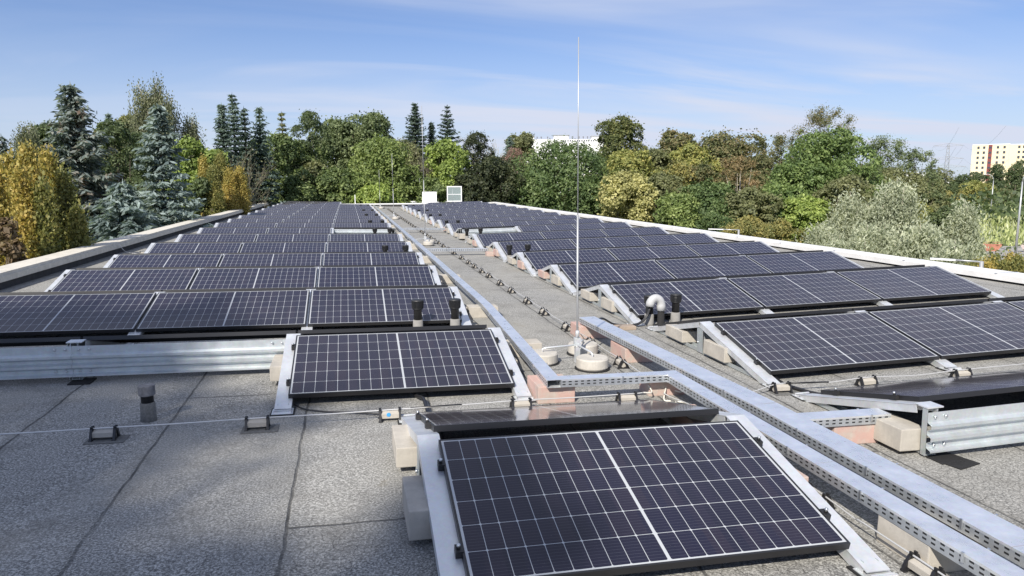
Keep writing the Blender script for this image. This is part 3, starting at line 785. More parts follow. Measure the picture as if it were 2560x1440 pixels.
zc = lambda x, dz: zr(x)+dz
pts = []
for i, yv in enumerate(ysc):
    if yv < -1: continue
    pts.append((-.785, yv, zc(-.785, .074)))
    if i+1 < len(ysc): pts.append((-.785+random.uniform(-.012, .012), (yv+ysc[i+1])/2, zc(-.785, .066)))
wire(pts, .0045, MAT['wire'], 'conductor_wire', 'aluminium wire running straight up the aisle on holders', 'wire', 2)
wire([(-.84, -7, .10), (-.84, -3.02, .098), (-.835, -2.6, .085), (-.83, -2.26, .098), (-.80, -1.5, .085), (-.79, -.75, .09), (-.80, -.40, .06), (-.83, -.30, .07)], .0045, MAT['wire'], 'conductor_wire', 'aluminium wire curving past the right of the foreground panel', 'wire', 10)
lw = [(-8.3, -.50), (-6.8, -.50), (-5.8, -.49), (-4.86, -.487), (-3.911, -.456), (-3.008, -.432), (-2.025, -.375), (-1.166, -.36), (-1.02, -.345)]
pts = []
for i, (x, y) in enumerate(lw):
    pts.append((x, y, zc(x, .076)))
    if i+1 < len(lw): x2, y2 = lw[i+1]; pts.append(((x+x2)/2, (y+y2)/2, zc((x+x2)/2, .073)))
ow = wire(pts, .0048, MAT['wire'], 'conductor_wire', 'aluminium wire crossing the whole left foreground on holders', 'wire', 4)
MB().tube([(-2.86, -.421, zc(-2.86, .0755)), (-2.48, -.398, zc(-2.48, .0745))], .0078, 8).build('black_sleeve', MAT['black'], ow)
pts = [(-.30, -.44, .045), (-.05, -.36, .05), (.23, -.30, zc(.23, .077)), (.63, -.325, .066), (1.03, -.335, zc(1.03, .077)), (1.5, -.36, .085), (1.957, -.372, zc(1.957, .077)), (2.95, -.37, zc(2.95, .077)), (5.2, -.36, .17)]
ow = wire(pts, .0045, MAT['wire'], 'conductor_wire', 'aluminium wire crossing right of the trays on holders', 'wire', 8)
MB().tube([(.27, -.302, zc(.27, .078)), (.66, -.325, zc(.6, .066))], .0075, 8).build('black_sleeve', MAT['black'], ow)
wire([(-1.02, -.345, .10), (-.93, -.30, .085), (-.90, -.16, .12), (-.78, -.13, .09), (-.66, -.24, .05), (-.60, -.20, .07), (-.585, -.12, .09)], .006, MAT['rope'], 'tangled_wire', 'white bent wire end tangled beside the red-sided block', 'wire')
wire([(-.86, -.13, .09), (-.78, -.05, .13), (-.72, -.10, .14), (-.76, -.20, .10), (-.84, -.34, .03), (-.80, -.38, .025)], .006, MAT['rope'], 'tangled_wire', 'white looped wire end above the tangle by the trays', 'wire')
wire([(-.78, -.42, .03), (-.74, -.45, .035), (-.70, -.455, .025), (-.67, -.48, .022)], .007, MAT['rope'], 'tangled_wire', 'short white wire end lying behind the foreground panel', 'wire')
# cable and conduits
wire([(-2.82, .14, .06+.05), (-2.77, .03, .085), (-2.735, -.10, .10), (-2.73, -.28, .085), (-2.73, -.62, .08)], .014, MAT['black'], 'conduit', 'thick black conduit emerging below the front left panel', 'conduit', n=10)
wire([(-3.70, .02, .085), (-3.61, -.11, .082), (-3.45, -.20, .08), (-3.27, -.25, .077), (-3.05, -.33, .073), (-2.81, -.40, .07), (-2.70, -.48, .07)], .006, MAT['black'], 'cable', 'thin black cable lying between the front left panel and the foreground one', 'cable')
wire([(.42, .16, .03), (.37, -.12, .018), (.40, -.30, .018), (.47, -.47, .018), (.62, -.66, .03)], .016, MAT['black'], 'conduit', 'black conduit lying between the two front right rows', 'conduit', n=10)
# lightning clip on the left parapet
wire([(RX0+.06, 12.35, .40), (-8.16, 12.1, .24), (-8.0, 12.0, .20), (-7.7, 12.0, .17), (-7.4, 12.0, .15)], .005, MAT['wire'], 'conductor_wire', 'short wire stepping down from the left parapet', 'wire')
holder(-7.75, 12.0, 0, 'wire holder beside the left parapet')

# ================================================================== VENTS
def vent_parts(h, old=False):
    sl = MB().lathe([(.066, -.02), (.060, .02), (.056, h*(.5 if old else .36)), (.048, h*(.51 if old else .37))], 24).mesh('sleeve', MAT['sleeve'] if not old else MAT['patch'])
    pp = MB().lathe([(.047, h*.3), (.047, h*.72), (.052, h*.73)], 24).mesh('pipe', MAT['black'] if not old else MAT['rubber'])
    m = MB()
    r = .068
    if not old:
        m.lathe([(r*.72, h*.70), (r*.74, h*.96)], 24)
        for k in range(30):
            a = 2*math.pi*k/30; c_, s_ = math.cos(a), math.sin(a)
            m.bar((r*.90*c_, r*.90*s_, h*.73), (r*.97*c_, r*.97*s_, h*.955), .006, .010, (c_, s_, 0))
        m.lathe([(r*.86, h*.70), (r*.92, h*.735)], 30); m.lathe([(r*.98, h*.945), (r*1.02, h*.965), (r*.9, h*.995), (r*.4, h*1.01)], 30)
    else: m.lathe([(r*.80, h*.70), (r*.92, h*.72), (r*.94, h*.95), (r*.90, h*.985), (r*.3, h)], 30, smooth=False)
    return sl, pp, m.mesh('cap', MAT['grille'] if not old else MAT['oldcap'])
VP = vent_parts(.37); VO = vent_parts(.29, True)
def vent(x, y, parts, label, cat='roof vent'):
    o = empty('roof_vent', (x, y, zr(x))); tag(o, label, cat, 'black vent pipes between the rows' if parts is VP else None)
    if parts is VO: o.scale = (.88, .88, .9)
    for nm, me in zip(('sleeve', 'pipe', 'cap'), parts): link(nm, me, None, o)
    return o
vent(-4.68, -.13, VO, 'short weathered grey vent in the shaded left foreground')
for i, k in enumerate((1, 4, 6, 8, 10, 12, 15)):
    yy = Y[k]-(.14 if k != 1 else .10)
    if k == 6: yy = 15.9
    for x, nm in ((-2.51, 'left'), (-2.08, 'right')):
        vent(x, yy, VP, '%s black vent of the %s pair in the left block' % (nm, ordn(i)))
    if k == 1:
        vent(.33, 2.66, VP, 'black vent behind the light grey elbow pipe'); vent(.68, 2.66, VP, 'black vent on a granular sleeve, right of the elbow pipe'); continue
    for x, nm in ((.20, 'left'), (.62, 'right')):
        vent(x, yy, VP, '%s black vent of the %s pair in the right block' % (nm, ordn(i)))
# gooseneck with hoses
o = empty('elbow_pipe', (.44, 2.56, 0)); tag(o, 'light grey elbow on a black pipe with hoses entering it', 'elbow pipe'); o.scale = (.88, .88, .88)
MB().lathe([(.12, -.01), (.10, .012), (.050, .025), (.046, .24)], 24).build('black_pipe', MAT['rubber'], o)
e = []
for i in range(13):
    a = math.pi*i/12*.86
    e.append((-.085+.085*math.cos(a), 0, .285+.105*math.sin(a)))
e = [(0, 0, .215)]+e+[(e[-1][0]-.006, 0, e[-1][2]-.05)]
MB().tube(e, [.062]*2+[.058]*(len(e)-4)+[.060, .060], 20).build('elbow', MAT['greypipe'], o)
for s in (-.012, .016):
    pp = [(-.172, s, .25), (-.22, s-.01, .14), (-.34, s-.03, .05), (-.52, s-.03, .035), (-.72, s-.06, .07), (-.90, s-.12, .165), (-1.10, s-.36, .175)]
    P = [Vector(p) for p in pp]; out = []; Q = [P[0]*2-P[1]]+P+[P[-1]*2-P[-2]]
    for i in range(1, len(Q)-2):
        for q in range(10):
            t = q/10; a, b_, c, d = Q[i-1], Q[i], Q[i+1], Q[i+2]
            out.append(.5*((2*b_)+(c-a)*t+(2*a-5*b_+4*c-d)*t*t+(3*b_-a-3*c+d)*t**3))
    MB().tube(out, .013, 10).build('hose', MAT['black'], o)
MB().tube([(-.50, -.06, .02), (-.505, -.03, .058), (-.50, .01, .055)], .004, 6).build('cable_tie', MAT['white'], o)
MB().lathe([(.055, 0), (.055, .035), (.03, .05)], 16, (.10, .06, 0)).build('pipe_collar', MAT['black'], o)
o = MB().lathe([(.004, 0), (.013, .006), (.010, .014), (.002, .018)], 7).build('pebble', MAT['disc'], None, 0, (-2.94, -1.62, zr(-2.94))); tag(o, 'small pale stone lying left of the foreground panel', 'stone')
o = MB().box(-.10, .10, -.11, .11, .001, .008).build('rubber_mat', MAT['rubber'], None, 0, (.42, -1.88, zr(.42)), (0, 0, .25)); tag(o, 'black rubber mat in front of the nearest wind sheet', 'rubber mat')

# ================================================================== FAR ROOF END
o = empty('roof_hatch', (2.36, 45.1, .05)); tag(o, 'open roof hatch with a white lid standing upright', 'roof hatch')
MB().box(-.55, .55, -.5, .5, 0, .30).build('curb', MAT['white'], o)
MB().box(-.47, .47, .44, .50, .10, .95).build('lid', MAT['white'], o)
m = MB().box(-.50, -.45, .40, .52, .08, 1.0).box(.45, .50, .40, .52, .08, 1.0).box(-.45, .45, .40, .52, .95, 1.0); m.build('lid_frame', MAT['white'], o)
o = empty('roof_hatch', (4.42, 47.6, .0)); tag(o, 'open skylight with a glazed pane in a white frame', 'skylight')
mgls, t, b = new_mat('hatch_glass'); b.inputs['Base Color'].default_value = (.22, .27, .27, 1); b.inputs['Roughness'].default_value = .25; b.inputs['Specular IOR Level'].default_value = .8
m = MB().box(-.55, -.48, -.03, .03, .28, 1.42).box(.48, .55, -.03, .03, .28, 1.42).box(-.48, .48, -.03, .03, .28, .36).box(-.48, .48, -.03, .03, 1.34, 1.42).box(-.48, .48, -.02, .02, .80, .84); m.build('frame', MAT['white'], o)
MB().box(-.48, .48, -.005, .005, .36, 1.34).build('pane', mgls, o)
MB().box(-.55, .55, .05, 1.1, -.4, .28).build('curb', MAT['white'], o)
o = MB().lathe([(.16, 0), (.19, .07), (.15, .16), (.04, .2)], 12).build('red_bag', MAT['red'], None, .0, (2.86, 43.9, zr(2.86))); tag(o, 'small dark red bundle in front of the white hatch', 'bag')
# lower sloping wing beyond the roof end and its white railing wall
o = empty('lower_wing', (-3.6, 50.4, 0)); tag(o, 'low metal-clad wing with a sloping white edge beyond the roof end', 'building')
m = MB()
for i in range(30):
    x0 = i*.145; zt = .36-.07*i*.145
    m.box(x0, x0+.10, .0, .02, -.35, zt).box(x0+.10, x0+.145, .012, .03, -.35, zt)
m.build('cladding', MAT['steel'], o)
m = MB(); m.add([(-.05, -.05, .35), (4.4, -.05, .04), (4.4, .25, .04), (-.05, .25, .35), (-.05, -.05, .43), (4.4, -.05, .12), (4.4, .25, .12), (-.05, .25, .43)], [(0, 1, 2, 3), (7, 6, 5, 4), (0, 4, 5, 1), (1, 5, 6, 2), (2, 6, 7, 3), (3, 7, 4, 0)]); m.build('edge_trim', MAT['white'], o)
MB().box(-.05, 6.5, .3, 6, -9, -.3).build('wall', MAT['wall'], o)
o = empty('guard_rail', (.6, 50.3, 0)); tag(o, 'white panelled rail beyond the roof end, left of the hatch', 'railing')
m = MB().box(0, 1.95, 0, .04, .22, .28).box(0, 1.95, 0, .04, -.2, -.12)
for i in range(7): m.box(i*.315, i*.315+.04, -.01, .05, -.2, .27)
m.build('rail', MAT['white'], o)
MB().box(0, 1.95, .045, .05, -.15, .25).build('infill_panel', MAT['steel'], o)
o = MB().box(-.025, .025, -.02, .02, 0, .62).build('white_post', MAT['white'], None, 0, (-2.75, 46.8, .23)); tag(o, 'short white post on the far parapet', 'post')

# ================================================================== LAMPS, BUILDINGS AND PYLON
def street_lamp(x, y, h, arm, ang, label, double=False, r=.11):
    o = empty('street_lamp', (x, y, GZ)); tag(o, label, 'street lamp', 'street lamps')
    MB().tube([(0, 0, 0), (0, 0, h*.45), (0, 0, h*.86)], [r, r*.8, r*.55], 10).build('pole', MAT['mast'], o)
    for s in ((1, -1) if double else (1,)):
        pts = []
        for i in range(7):
            a = math.pi/2*i/6
            pts.append((math.cos(ang)*s*arm*(1-math.cos(a)), math.sin(ang)*s*arm*(1-math.cos(a)), h*.86+(h*.14)*math.sin(a)))
        a_ = MB().tube(pts, r*.45, 8).build('arm', MAT['mast'], o)
        e = pts[-1]
        MB().bar(e, (e[0]+math.cos(ang)*s*.8, e[1]+math.sin(ang)*s*.8, e[2]-.02), .28, .13).build('lamp_head', MAT['white'], o)
    return o
street_lamp(93.0, 81.8, 12.2, 1.3, R(-42), 'tall pale street lamp at the right edge by the yard', r=.17)
street_lamp(170.0, 160.5, 12.3, 1.6, R(138), 'small distant street lamp before the dark hillside trees', r=.16)
def pole_light(x, y, zt, dx, dy, label):
    o = empty('pole_light', (x, y, GZ)); tag(o, label, 'pole light', 'flat arm lights behind the right parapet')
    MB().tube([(0, 0, 0), (0, 0, zt-GZ)], .06, 10).build('pole', MAT['mast'], o)
    MB().tube([(0, 0, zt-GZ-.02), (dx*.6, dy*.6, zt-GZ)], .03, 8).build('arm', MAT['mast'], o)
    MB().bar((dx*.5, dy*.5, zt-GZ), (dx, dy, zt-GZ+.01), .16, .05).build('lamp_head', MAT['white'], o)
pole_light(16.17, 13.26, -.78, -1.0, 1.0, 'flat white arm light before the golden hedge')
pole_light(19.39, 33.4, -1.13, -1.5, .9, 'flat white arm light among the autumn trees')

cream = plain('cream_render', (0.80, 0.69, 0.47), 0.9, var=.04, vs=.1); brick = plain('red_render', (0.22, 0.06, 0.06), 0.9); winm = plain('window_glass', (0.05, 0.06, 0.08), 0.15, spec=.8); whitew = plain('white_render', (0.80, 0.80, 0.80), 0.85)
# cream tower block
o = empty('apartment_block', (314.2, 313.2, GZ), (0, 0, R(-50))); tag(o, 'cream apartment tower with dark red balcony strips at right', 'building')
FH = 2.55; NF = 11; Ht = NF*FH+.5
W1, D1 = 74, 14
MB().box(0, 16, 0, D1, 0, Ht).box(16, W1, 1.2, D1, 0, Ht-.3).build('wall', cream, o)
MB().box(0, 16.1, -.1, D1, Ht, Ht+.35).box(16.1, W1, 1.1, D1, Ht-.3, Ht+.1).build('roof', whitew, o)
MB().box(22, 36, 4, 11, Ht+.1, Ht+3).build('lift_house', cream, o)
wm = MB().box(0, 1.0, -.08, .02, 0, 1.25).mesh('window', winm)
for fl in range(NF):
    z = fl*FH+1.1
    for x in (2.2, 4.7, 10.6, 13.4): link('window', wm, None, o, (x, 0, z))
    for x in (19.5, 21.5, 27, 31, 34.5, 44, 47, 53, 60): link('window', wm, None, o, (x, 1.2, z))
MB().box(7.1, 8.7, -.25, .1, 1.5, Ht).build('balcony_strip', brick, o)
m = MB()
for fl in range(NF): m.box(7.3, 8.5, -.3, -.24, fl*FH+1.2, fl*FH+2.1)
m.build('balcony_opening', winm, o)
for bx in (24, 37.5, 49): 
    m = MB(); m2_ = MB()
    for fl in range(1, NF):
        m.box(bx, bx+2.6, .0, 1.19, fl*FH+.2, fl*FH+1.2); m2_.box(bx+.1, bx+2.5, 1.1, 1.195, fl*FH+1.25, fl*FH+2.6)
    m.build('balcony', brick if bx != 24 else MAT['wall'], o); m2_.build('balcony_opening', winm, o)
# long white building behind the centre trees
o = empty('apartment_block', (80.5, 332.8, GZ), (0, 0, R(-14.7))); tag(o, 'long white flat-roofed building behind the centre trees', 'building')
Hw = 30.4
MB().box(0, 41, 0, 14, 0, Hw).build('wall', whitew, o)
for x0, x1, z1 in ((0, 3.5, 1.5), (13, 20, 1.9), (31, 40, 1.4)):
    MB().box(x0, x1, 2, 11, Hw, Hw+z1).build('roof_house', whitew, o)
    MB().box(x0-.4, x1+.4, 1.6, 11.4, Hw+z1, Hw+z1+.25).build('roof_slab', plain('grey_slab', (.3, .31, .32), .8), o)
m = MB()
for i in range(22): m.box(16+i*1.1, 16.6+i*1.1, -.05, 0.0, Hw-1.1, Hw-.4)
m.build('window_band', winm, o)
m = MB()
for x in (5, 7, 10, 22, 25, 27, 29): m.tube([(x, 3, Hw), (x, 3, Hw+1.3)], .12, 6); m.box(x-.3, x+.3, 2.7, 3.3, Hw+1.0, Hw+1.4)
m.build('roof_vent', plain('dark_vent', (.12, .12, .13), .7), o)
# low white halls glimpsed through the trees
for (x, y, L, h, a, l) in ((175, 226, 24, 13.0, -42, 'low white hall glimpsed through the feathery trees at right'), (132, 250, 16, 15.5, -32, 'white building glimpsed left of the sparse autumn tree'), (290, 320, 20, 10.3, -48, 'low pale roofs left of the cream tower')):
    o = empty('warehouse', (x, y, GZ), (0, 0, R(a))); tag(o, l, 'building')
    MB().box(0, L, 0, 12, 0, h).build('wall', whitew, o); MB().box(-.3, L+.3, -.3, 12.3, h, h+.4).build('roof', MAT['steel'], o)
    m = MB()
    for i in range(int(L/4)): m.box(i*4+1, i*4+3, -.06, 0, h-3, h-1.6)
    m.build('window_band', winm, o)
# pylon
o = empty('power_pylon', (341, 357, GZ), (0, 0, R(-40))); tag(o, 'grey lattice power pylon left of the cream tower', 'pylon')
steelp = plain('pylon_steel', (.42, .44, .48), .6)
m = MB(); PH = 31.5; ww = lambda z: 3.2*(1-z/PH)+.9
zs = [0, 5, 9.5, 13.5, 17, 20, 22.5, 25, 27.5, PH]
for a, b_ in zip(zs[:-1], zs[1:]):
    A_, B_ = ww(a)/2, ww(b_)/2
    ca = [(A_, A_), (-A_, A_), (-A_, -A_), (A_, -A_)]; cb_ = [(B_, B_), (-B_, B_), (-B_, -B_), (B_, -B_)]
    for i in range(4):
        j = (i+1) % 4
        m.tube([(*ca[i], a), (*cb_[i], b_)], .13, 4, False); m.tube([(*ca[i], a), (*cb_[j], b_)], .08, 4, False); m.tube([(*ca[j], a), (*cb_[i], b_)], .08, 4, False)
m.build('tower', steelp, o)
for z, l in ((18.5, 9.5), (23.2, 8.0), (PH-.8, 7.5)):
    m = MB()
    for s in (-1, 1): m.tube([(0, 0, z+1.3), (s*l, 0, z)], .11, 4); m.tube([(0, 0, z-.3), (s*l, 0, z)], .11, 4); m.tube([(s*l*.5, 0, z+.7), (s*l*.5, 0, z-.15)], .07, 4)
    m.build('cross_arm', steelp, o)
for z, l in ((18.5, 9.5), (23.2, 8.0), (PH-.8, 7.5)):
    m = MB()
    for s in (-1, 1):
        for dirn in (-1, 1):
            m.tube([(s*l, dirn*170*i/8, z-9*(1-(2*i/8-1)**2)*.6) for i in range(9)], .035, 4)
    m.build('power_line', steelp, o)
# skips in the yard
skm = plain('orange_skip_paint', (.36, .15, .10), .7, var=.3, vs=1.2); skp = plain('pale_skip_paint', (.48, .40, .38), .7, var=.2, vs=1)
def skip(x, y, a, mt, label):
    o = empty('waste_skip', (x, y, GZ+.03), (0, 0, R(a))); o.scale = (.72, .72, .72); tag(o, label, 'waste skip', 'skips in the yard')
    m = MB().add([(-1.0, -.8, 0), (1.0, -.8, 0), (1.0, .8, 0), (-1.0, .8, 0), (-1.8, -.9, 1.4), (1.8, -.9, 1.4), (1.8, .9, 1.4), (-1.8, .9, 1.4), (-.95, -.7, .1), (.95, -.7, .1), (.95, .7, .1), (-.95, .7, .1), (-1.7, -.82, 1.4), (1.7, -.82, 1.4), (1.7, .82, 1.4), (-1.7, .82, 1.4)],
        [(3, 2, 1, 0), (0, 1, 5, 4), (1, 2, 6, 5), (2, 3, 7, 6), (3, 0, 4, 7), (8, 9, 10, 11), (9, 8, 12, 13), (10, 9, 13, 14), (11, 10, 14, 15), (8, 11, 15, 12), (4, 5, 13, 12), (5, 6, 14, 13), (6, 7, 15, 14), (7, 4, 12, 15)])
    m.build('tub', mt, o)
    MB().tube([(-1.8, -.95, 1.35), (-1.2, -.97, 1.9), (1.2, -.97, 1.9), (1.8, -.95, 1.35)], .05, 6).build('lifting_bar', mt, o)
skip(92.5, 85.5, -40, skm, 'orange open skip in front of the meadow')
skip(96.2, 82.3, -45, skp, 'pale pink skip beside the street lamp'); skip(89.2, 88.0, -35, skp, 'pale skip half hidden by the green pine'); skip(101.5, 82.0, -45, skp, 'pale pink skip at the right frame edge')

TREES = [
    ('cypress', -10.3, 12.1, 2.2, 0.21, 'gold'), ('cypress', -9.8, 11.8, 2.4, 0.19, 'gold'), ('cypress', -9.8, 12.8, 2.3, 0.2, 'gold'),
    ('cypress', -9.4, 12.5, 1.9, 0.19, 'goldgreen'), ('cypress', -8.9, 11.6, 1.1, 0.19, 'goldgreen'), ('cypress', -9.2, 10.7, 1.6, 0.19, 'goldgreen'),
    ('shrub', -9.5, 9.8, 1.1, 0.4, 'redbrown'), ('spruce', -12.5, 23.0, 5.2, 1.56, 'bluebrown'), ('spruce', -9.7, 22.8, 4.5, 1.25, 'blue'),
    ('spruce', -10.4, 20.5, 1.8, 1.28, 'blue'), ('spruce', -12.4, 24.1, 2.6, 0.96, 'blue'), ('birch', -14.5, 43.2, 8.3, 1.68, 'birch'),
    ('birch', -12.6, 43.6, 6.0, 0.43, 'birch'), ('pine', -14.5, 35.0, 4.9, 1.33, 'pine'), ('pine', -14.3, 39.1, 4.5, 0.96, 'pine'),
    ('spruce', -17.5, 29.7, 3.8, 0.58, 'bluebrown'), ('birch', -21.6, 43.1, 5.2, 0.82, 'birch'), ('broad', -22.4, 49.2, 5.8, 1.43, 'dark'),
    ('spruce', -19.7, 52.2, 6.7, 0.38, 'fir'), ('broad', -18.4, 52.5, 6.6, 1.23, 'olive'), ('broad', -25.9, 71.2, 6.8, 0.78, 'orange'),
    ('spruce', -11.1, 45.9, 6.9, 0.92, 'fir'), ('spruce', -10.7, 48.0, 7.8, 1.02, 'fir'), ('sprucethin', -9.5, 44.1, 6.5, 0.75, 'firdark'),
    ('sprucethin', -8.7, 45.2, 6.7, 0.88, 'fir'), ('sprucethin', -7.7, 50.3, 6.8, 0.86, 'olive'), ('broad', -11.3, 35.7, 4.1, 1.05, 'lime'),
    ('broad', -10.5, 37.9, 3.6, 0.97, 'lime'), ('bare', -9.3, 40.1, 3.9, 1.03, 'twig'), ('cypress', -10.1, 32.9, 2.8, 0.34, 'gold'),
    ('cypress', -9.5, 34.0, 3.0, 0.59, 'goldgreen'), ('cypress', -8.9, 32.6, 2.2, 0.42, 'gold'), ('cypress', -8.5, 33.1, 2.3, 0.47, 'gold'),
    ('broad', -9.9, 30.9, 2.0, 0.72, 'dark'), ('broad', -8.1, 50.3, 5.3, 2.16, 'maple'), ('broad', -9.1, 48.2, 2.5, 1.37, 'maple'),
    ('pine', -5.8, 54.5, 7.4, 1.45, 'pine'), ('broad', -3.9, 62.5, 7.4, 2.17, 'ash'), ('broad', -1.0, 60.5, 7.8, 2.28, 'ash'),
    ('broad', -0.7, 52.4, 5.2, 2.26, 'limegreen'), ('broad', -4.1, 50.5, 2.8, 1.84, 'maple'), ('broad', -1.0, 48.5, 1.6, 1.61, 'lime'),
    ('broad', -5.8, 51.4, 3.4, 1.79, 'olive'), ('spruce', 3.0, 62.2, 8.9, 1.56, 'firdark'), ('spruce', 4.7, 64.0, 7.4, 0.77, 'firdark'),
    ('sprucethin', 5.8, 60.9, 8.6, 1.4, 'firdark'), ('bare', 2.8, 53.2, 4.7, 1.29, 'twig'), ('broad', 4.2, 51.0, 5.0, 1.51, 'lime'),
    ('pine', 7.4, 55.6, 5.9, 1.72, 'yew'), ('broad', 8.3, 51.3, 3.7, 2.25, 'yew'), ('broad', 5.8, 49.8, 2.5, 1.55, 'yew'),
    ('bare', 12.9, 78.0, 7.8, 1.6, 'twigpale'), ('bare', 15.2, 77.5, 7.6, 1.6, 'twigpale'), ('shrub', 13.3, 66.6, 5.2, 1.85, 'pinkbrown'),
    ('spruce', 13.3, 68.7, 6.4, 1.1, 'fir'), ('broad', 15.1, 70.3, 6.9, 1.73, 'olive'), ('broad', 14.6, 53.9, 5.1, 3.84, 'maplegreen'),
    ('broad', 11.1, 50.7, 2.5, 1.93, 'maplegreen'), ('broad', 16.1, 50.2, 2.2, 1.62, 'maplegreen'), ('broad', 23.4, 63.6, 8.1, 2.58, 'oak'),
    ('broad', 19.0, 50.2, 4.3, 1.83, 'yellowgreen'), ('broad', 16.7, 44.7, 2.5, 1.7, 'yellow'), ('broad', 25.7, 56.0, 6.3, 2.03, 'autumn'),
    ('broad', 25.5, 51.7, 4.9, 1.69, 'yellowgreen'), ('broad', 29.7, 54.0, 6.0, 2.83, 'autumn'), ('broad', 22.8, 48.5, 3.2, 1.6, 'goldleaf'),
    ('sparse', 25.4, 43.8, 3.5, 1.76, 'orange'), ('broad', 22.3, 43.2, 1.7, 1.91, 'maplegreen'), ('broad', 19.1, 41.5, 0.9, 1.44, 'limegreen'),
    ('broad', 24.6, 40.8, 1.3, 1.65, 'olive'), ('broad', 37.7, 60.9, 4.4, 2.17, 'olive'), ('sparse', 39.9, 54.6, 8.4, 2.66, 'autumn'),
    ('sparse', 37.0, 56.6, 6.0, 1.63, 'autumn'), ('broad', 34.7, 46.0, 5.8, 2.84, 'locust'), ('broad', 30.5, 44.1, 3.3, 2.22, 'locust'),
    ('broad', 27.6, 38.8, 0.7, 1.46, 'lime'), ('broad', 32.1, 40.5, 2.1, 1.65, 'olive'), ('sparse', 44.0, 51.5, 5.6, 2.11, 'ash'),
    ('sparse', 44.7, 48.2, 4.4, 1.54, 'ash'), ('broad', 42.0, 47.9, 2.8, 2.4, 'olive'), ('broad', 49.3, 52.1, 2.1, 1.55, 'olive'),
    ('shrub', 22.0, 36.5, -0.4, 2.0, 'goldleaf'), ('shrub', 21.0, 39.4, -0.3, 1.6, 'maplegreen'), ('shrub', 22.5, 33.8, -0.6, 1.41, 'goldleaf'),
    ('weeping', 24.9, 30.9, 1.1, 0.83, 'silver'), ('weeping', 26.7, 29.4, 1.8, 1.38, 'silver'), ('weeping', 21.9, 29.4, -0.6, 1.56, 'silver'),
    ('weeping', 21.9, 25.6, -0.4, 2.04, 'silver'), ('weeping', 23.0, 23.4, -0.3, 1.73, 'silver'), ('weeping', 21.9, 20.2, -0.8, 1.08, 'silver'),
    ('weeping', 29.8, 27.9, 0.7, 0.52, 'silver'), ('pine', 31.2, 30.7, 0.2, 0.98, 'pine'), ('shrub', 36.7, 39.2, 0.3, 1.61, 'yellowgreen'),
    ('cypress', 19.7, 16.8, -1.4, 0.35, 'goldgreen'), ('cypress', 19.3, 15.8, -1.1, 0.36, 'goldgreen'), ('cypress', 19.6, 15.4, -1.0, 0.37, 'gold'),
    ('cypress', 18.0, 14.2, -1.1, 0.4, 'goldgreen'), ('broad', -6.9, 54.4, 5.0, 1.87, 'maple'), ('broad', -2.4, 64.5, 6.8, 2.32, 'ash'),
    ('broad', 1.4, 58.3, 5.2, 1.74, 'olive'), ('broad', -10.7, 54.0, 3.5, 1.66, 'olive'), ('broad', -16.3, 53.1, 4.9, 1.7, 'dark'),
    ('broad', -19.9, 48.0, 4.5, 1.47, 'olive'), ('broad', -19.1, 35.6, 3.1, 1.08, 'dark'), ('cypress', 18.1, 15.6, -1.4, 0.38, 'goldgreen'),
    ('cypress', 17.7, 14.5, -1.1, 0.36, 'gold'), ('cypress', 18.3, 13.9, -0.9, 0.42, 'goldgreen'), ('cypress', -10.2, 11.1, 2.1, 0.19, 'gold'),
    ('cypress', -9.5, 10.6, 1.9, 0.17, 'gold'), ('cypress', -9.4, 31.0, 2.3, 0.47, 'goldgreen'), ('broad', 22.2, 53.2, 4.5, 1.73, 'olive'),
    ('broad', 20.8, 47.3, 2.4, 1.56, 'olive'), ('broad', 28.1, 48.0, 2.6, 1.59, 'autumn'), ('broad', 27.1, 41.6, 1.6, 1.54, 'locust'),
    ('broad', 24.1, 47.9, 3.1, 1.58, 'autumn'), ('broad', 3.7, 50.1, 2.2, 1.54, 'maple'), ('broad', -2.3, 50.5, 2.5, 1.5, 'limegreen'),
    ('broad', -7.3, 48.4, 2.2, 1.39, 'maple'), ('broad', 39.1, 47.7, 3.1, 1.91, 'ash'), ('far', 213.2, 232.8, -1.2, 8.55, 'olive'),
    ('far', 226.9, 233.8, 1.0, 8.58, 'dark'), ('far', 242.5, 238.1, 4.9, 8.73, 'dark'), ('far', 253.1, 237.1, 8.1, 8.69, 'dark'),
    ('far', 261.0, 234.5, 9.6, 8.59, 'dark'), ('far', 230.4, 226.1, 1.7, 6.23, 'yellowgreen'), ('far', 236.3, 249.7, 6.7, 6.1, 'olive'),
    ('far', 246.4, 223.8, 1.7, 9.58, 'dark'), ('far', 237.0, 223.6, -1.3, 8.21, 'olive'), ('far', 248.4, 251.9, 3.4, 7.69, 'dark'),
    ('far', 220.0, 226.6, -2.4, 5.55, 'goldleaf'),
]
SEED = 8
SHADE = [
    (-22.9, -21.6, 24.4, 2.9, 'dark', 13000, 30, 'dark tree behind the viewer, beyond the left parapet'),
    (-22.0, -25.2, 24.2, 2.9, 'dark', 13000, 28, 'second dark tree behind the viewer, farther back'),
    (-18.1, -24.1, 22.4, .62, 'dark', 900, 7, 'slim treetop behind the viewer'),
]

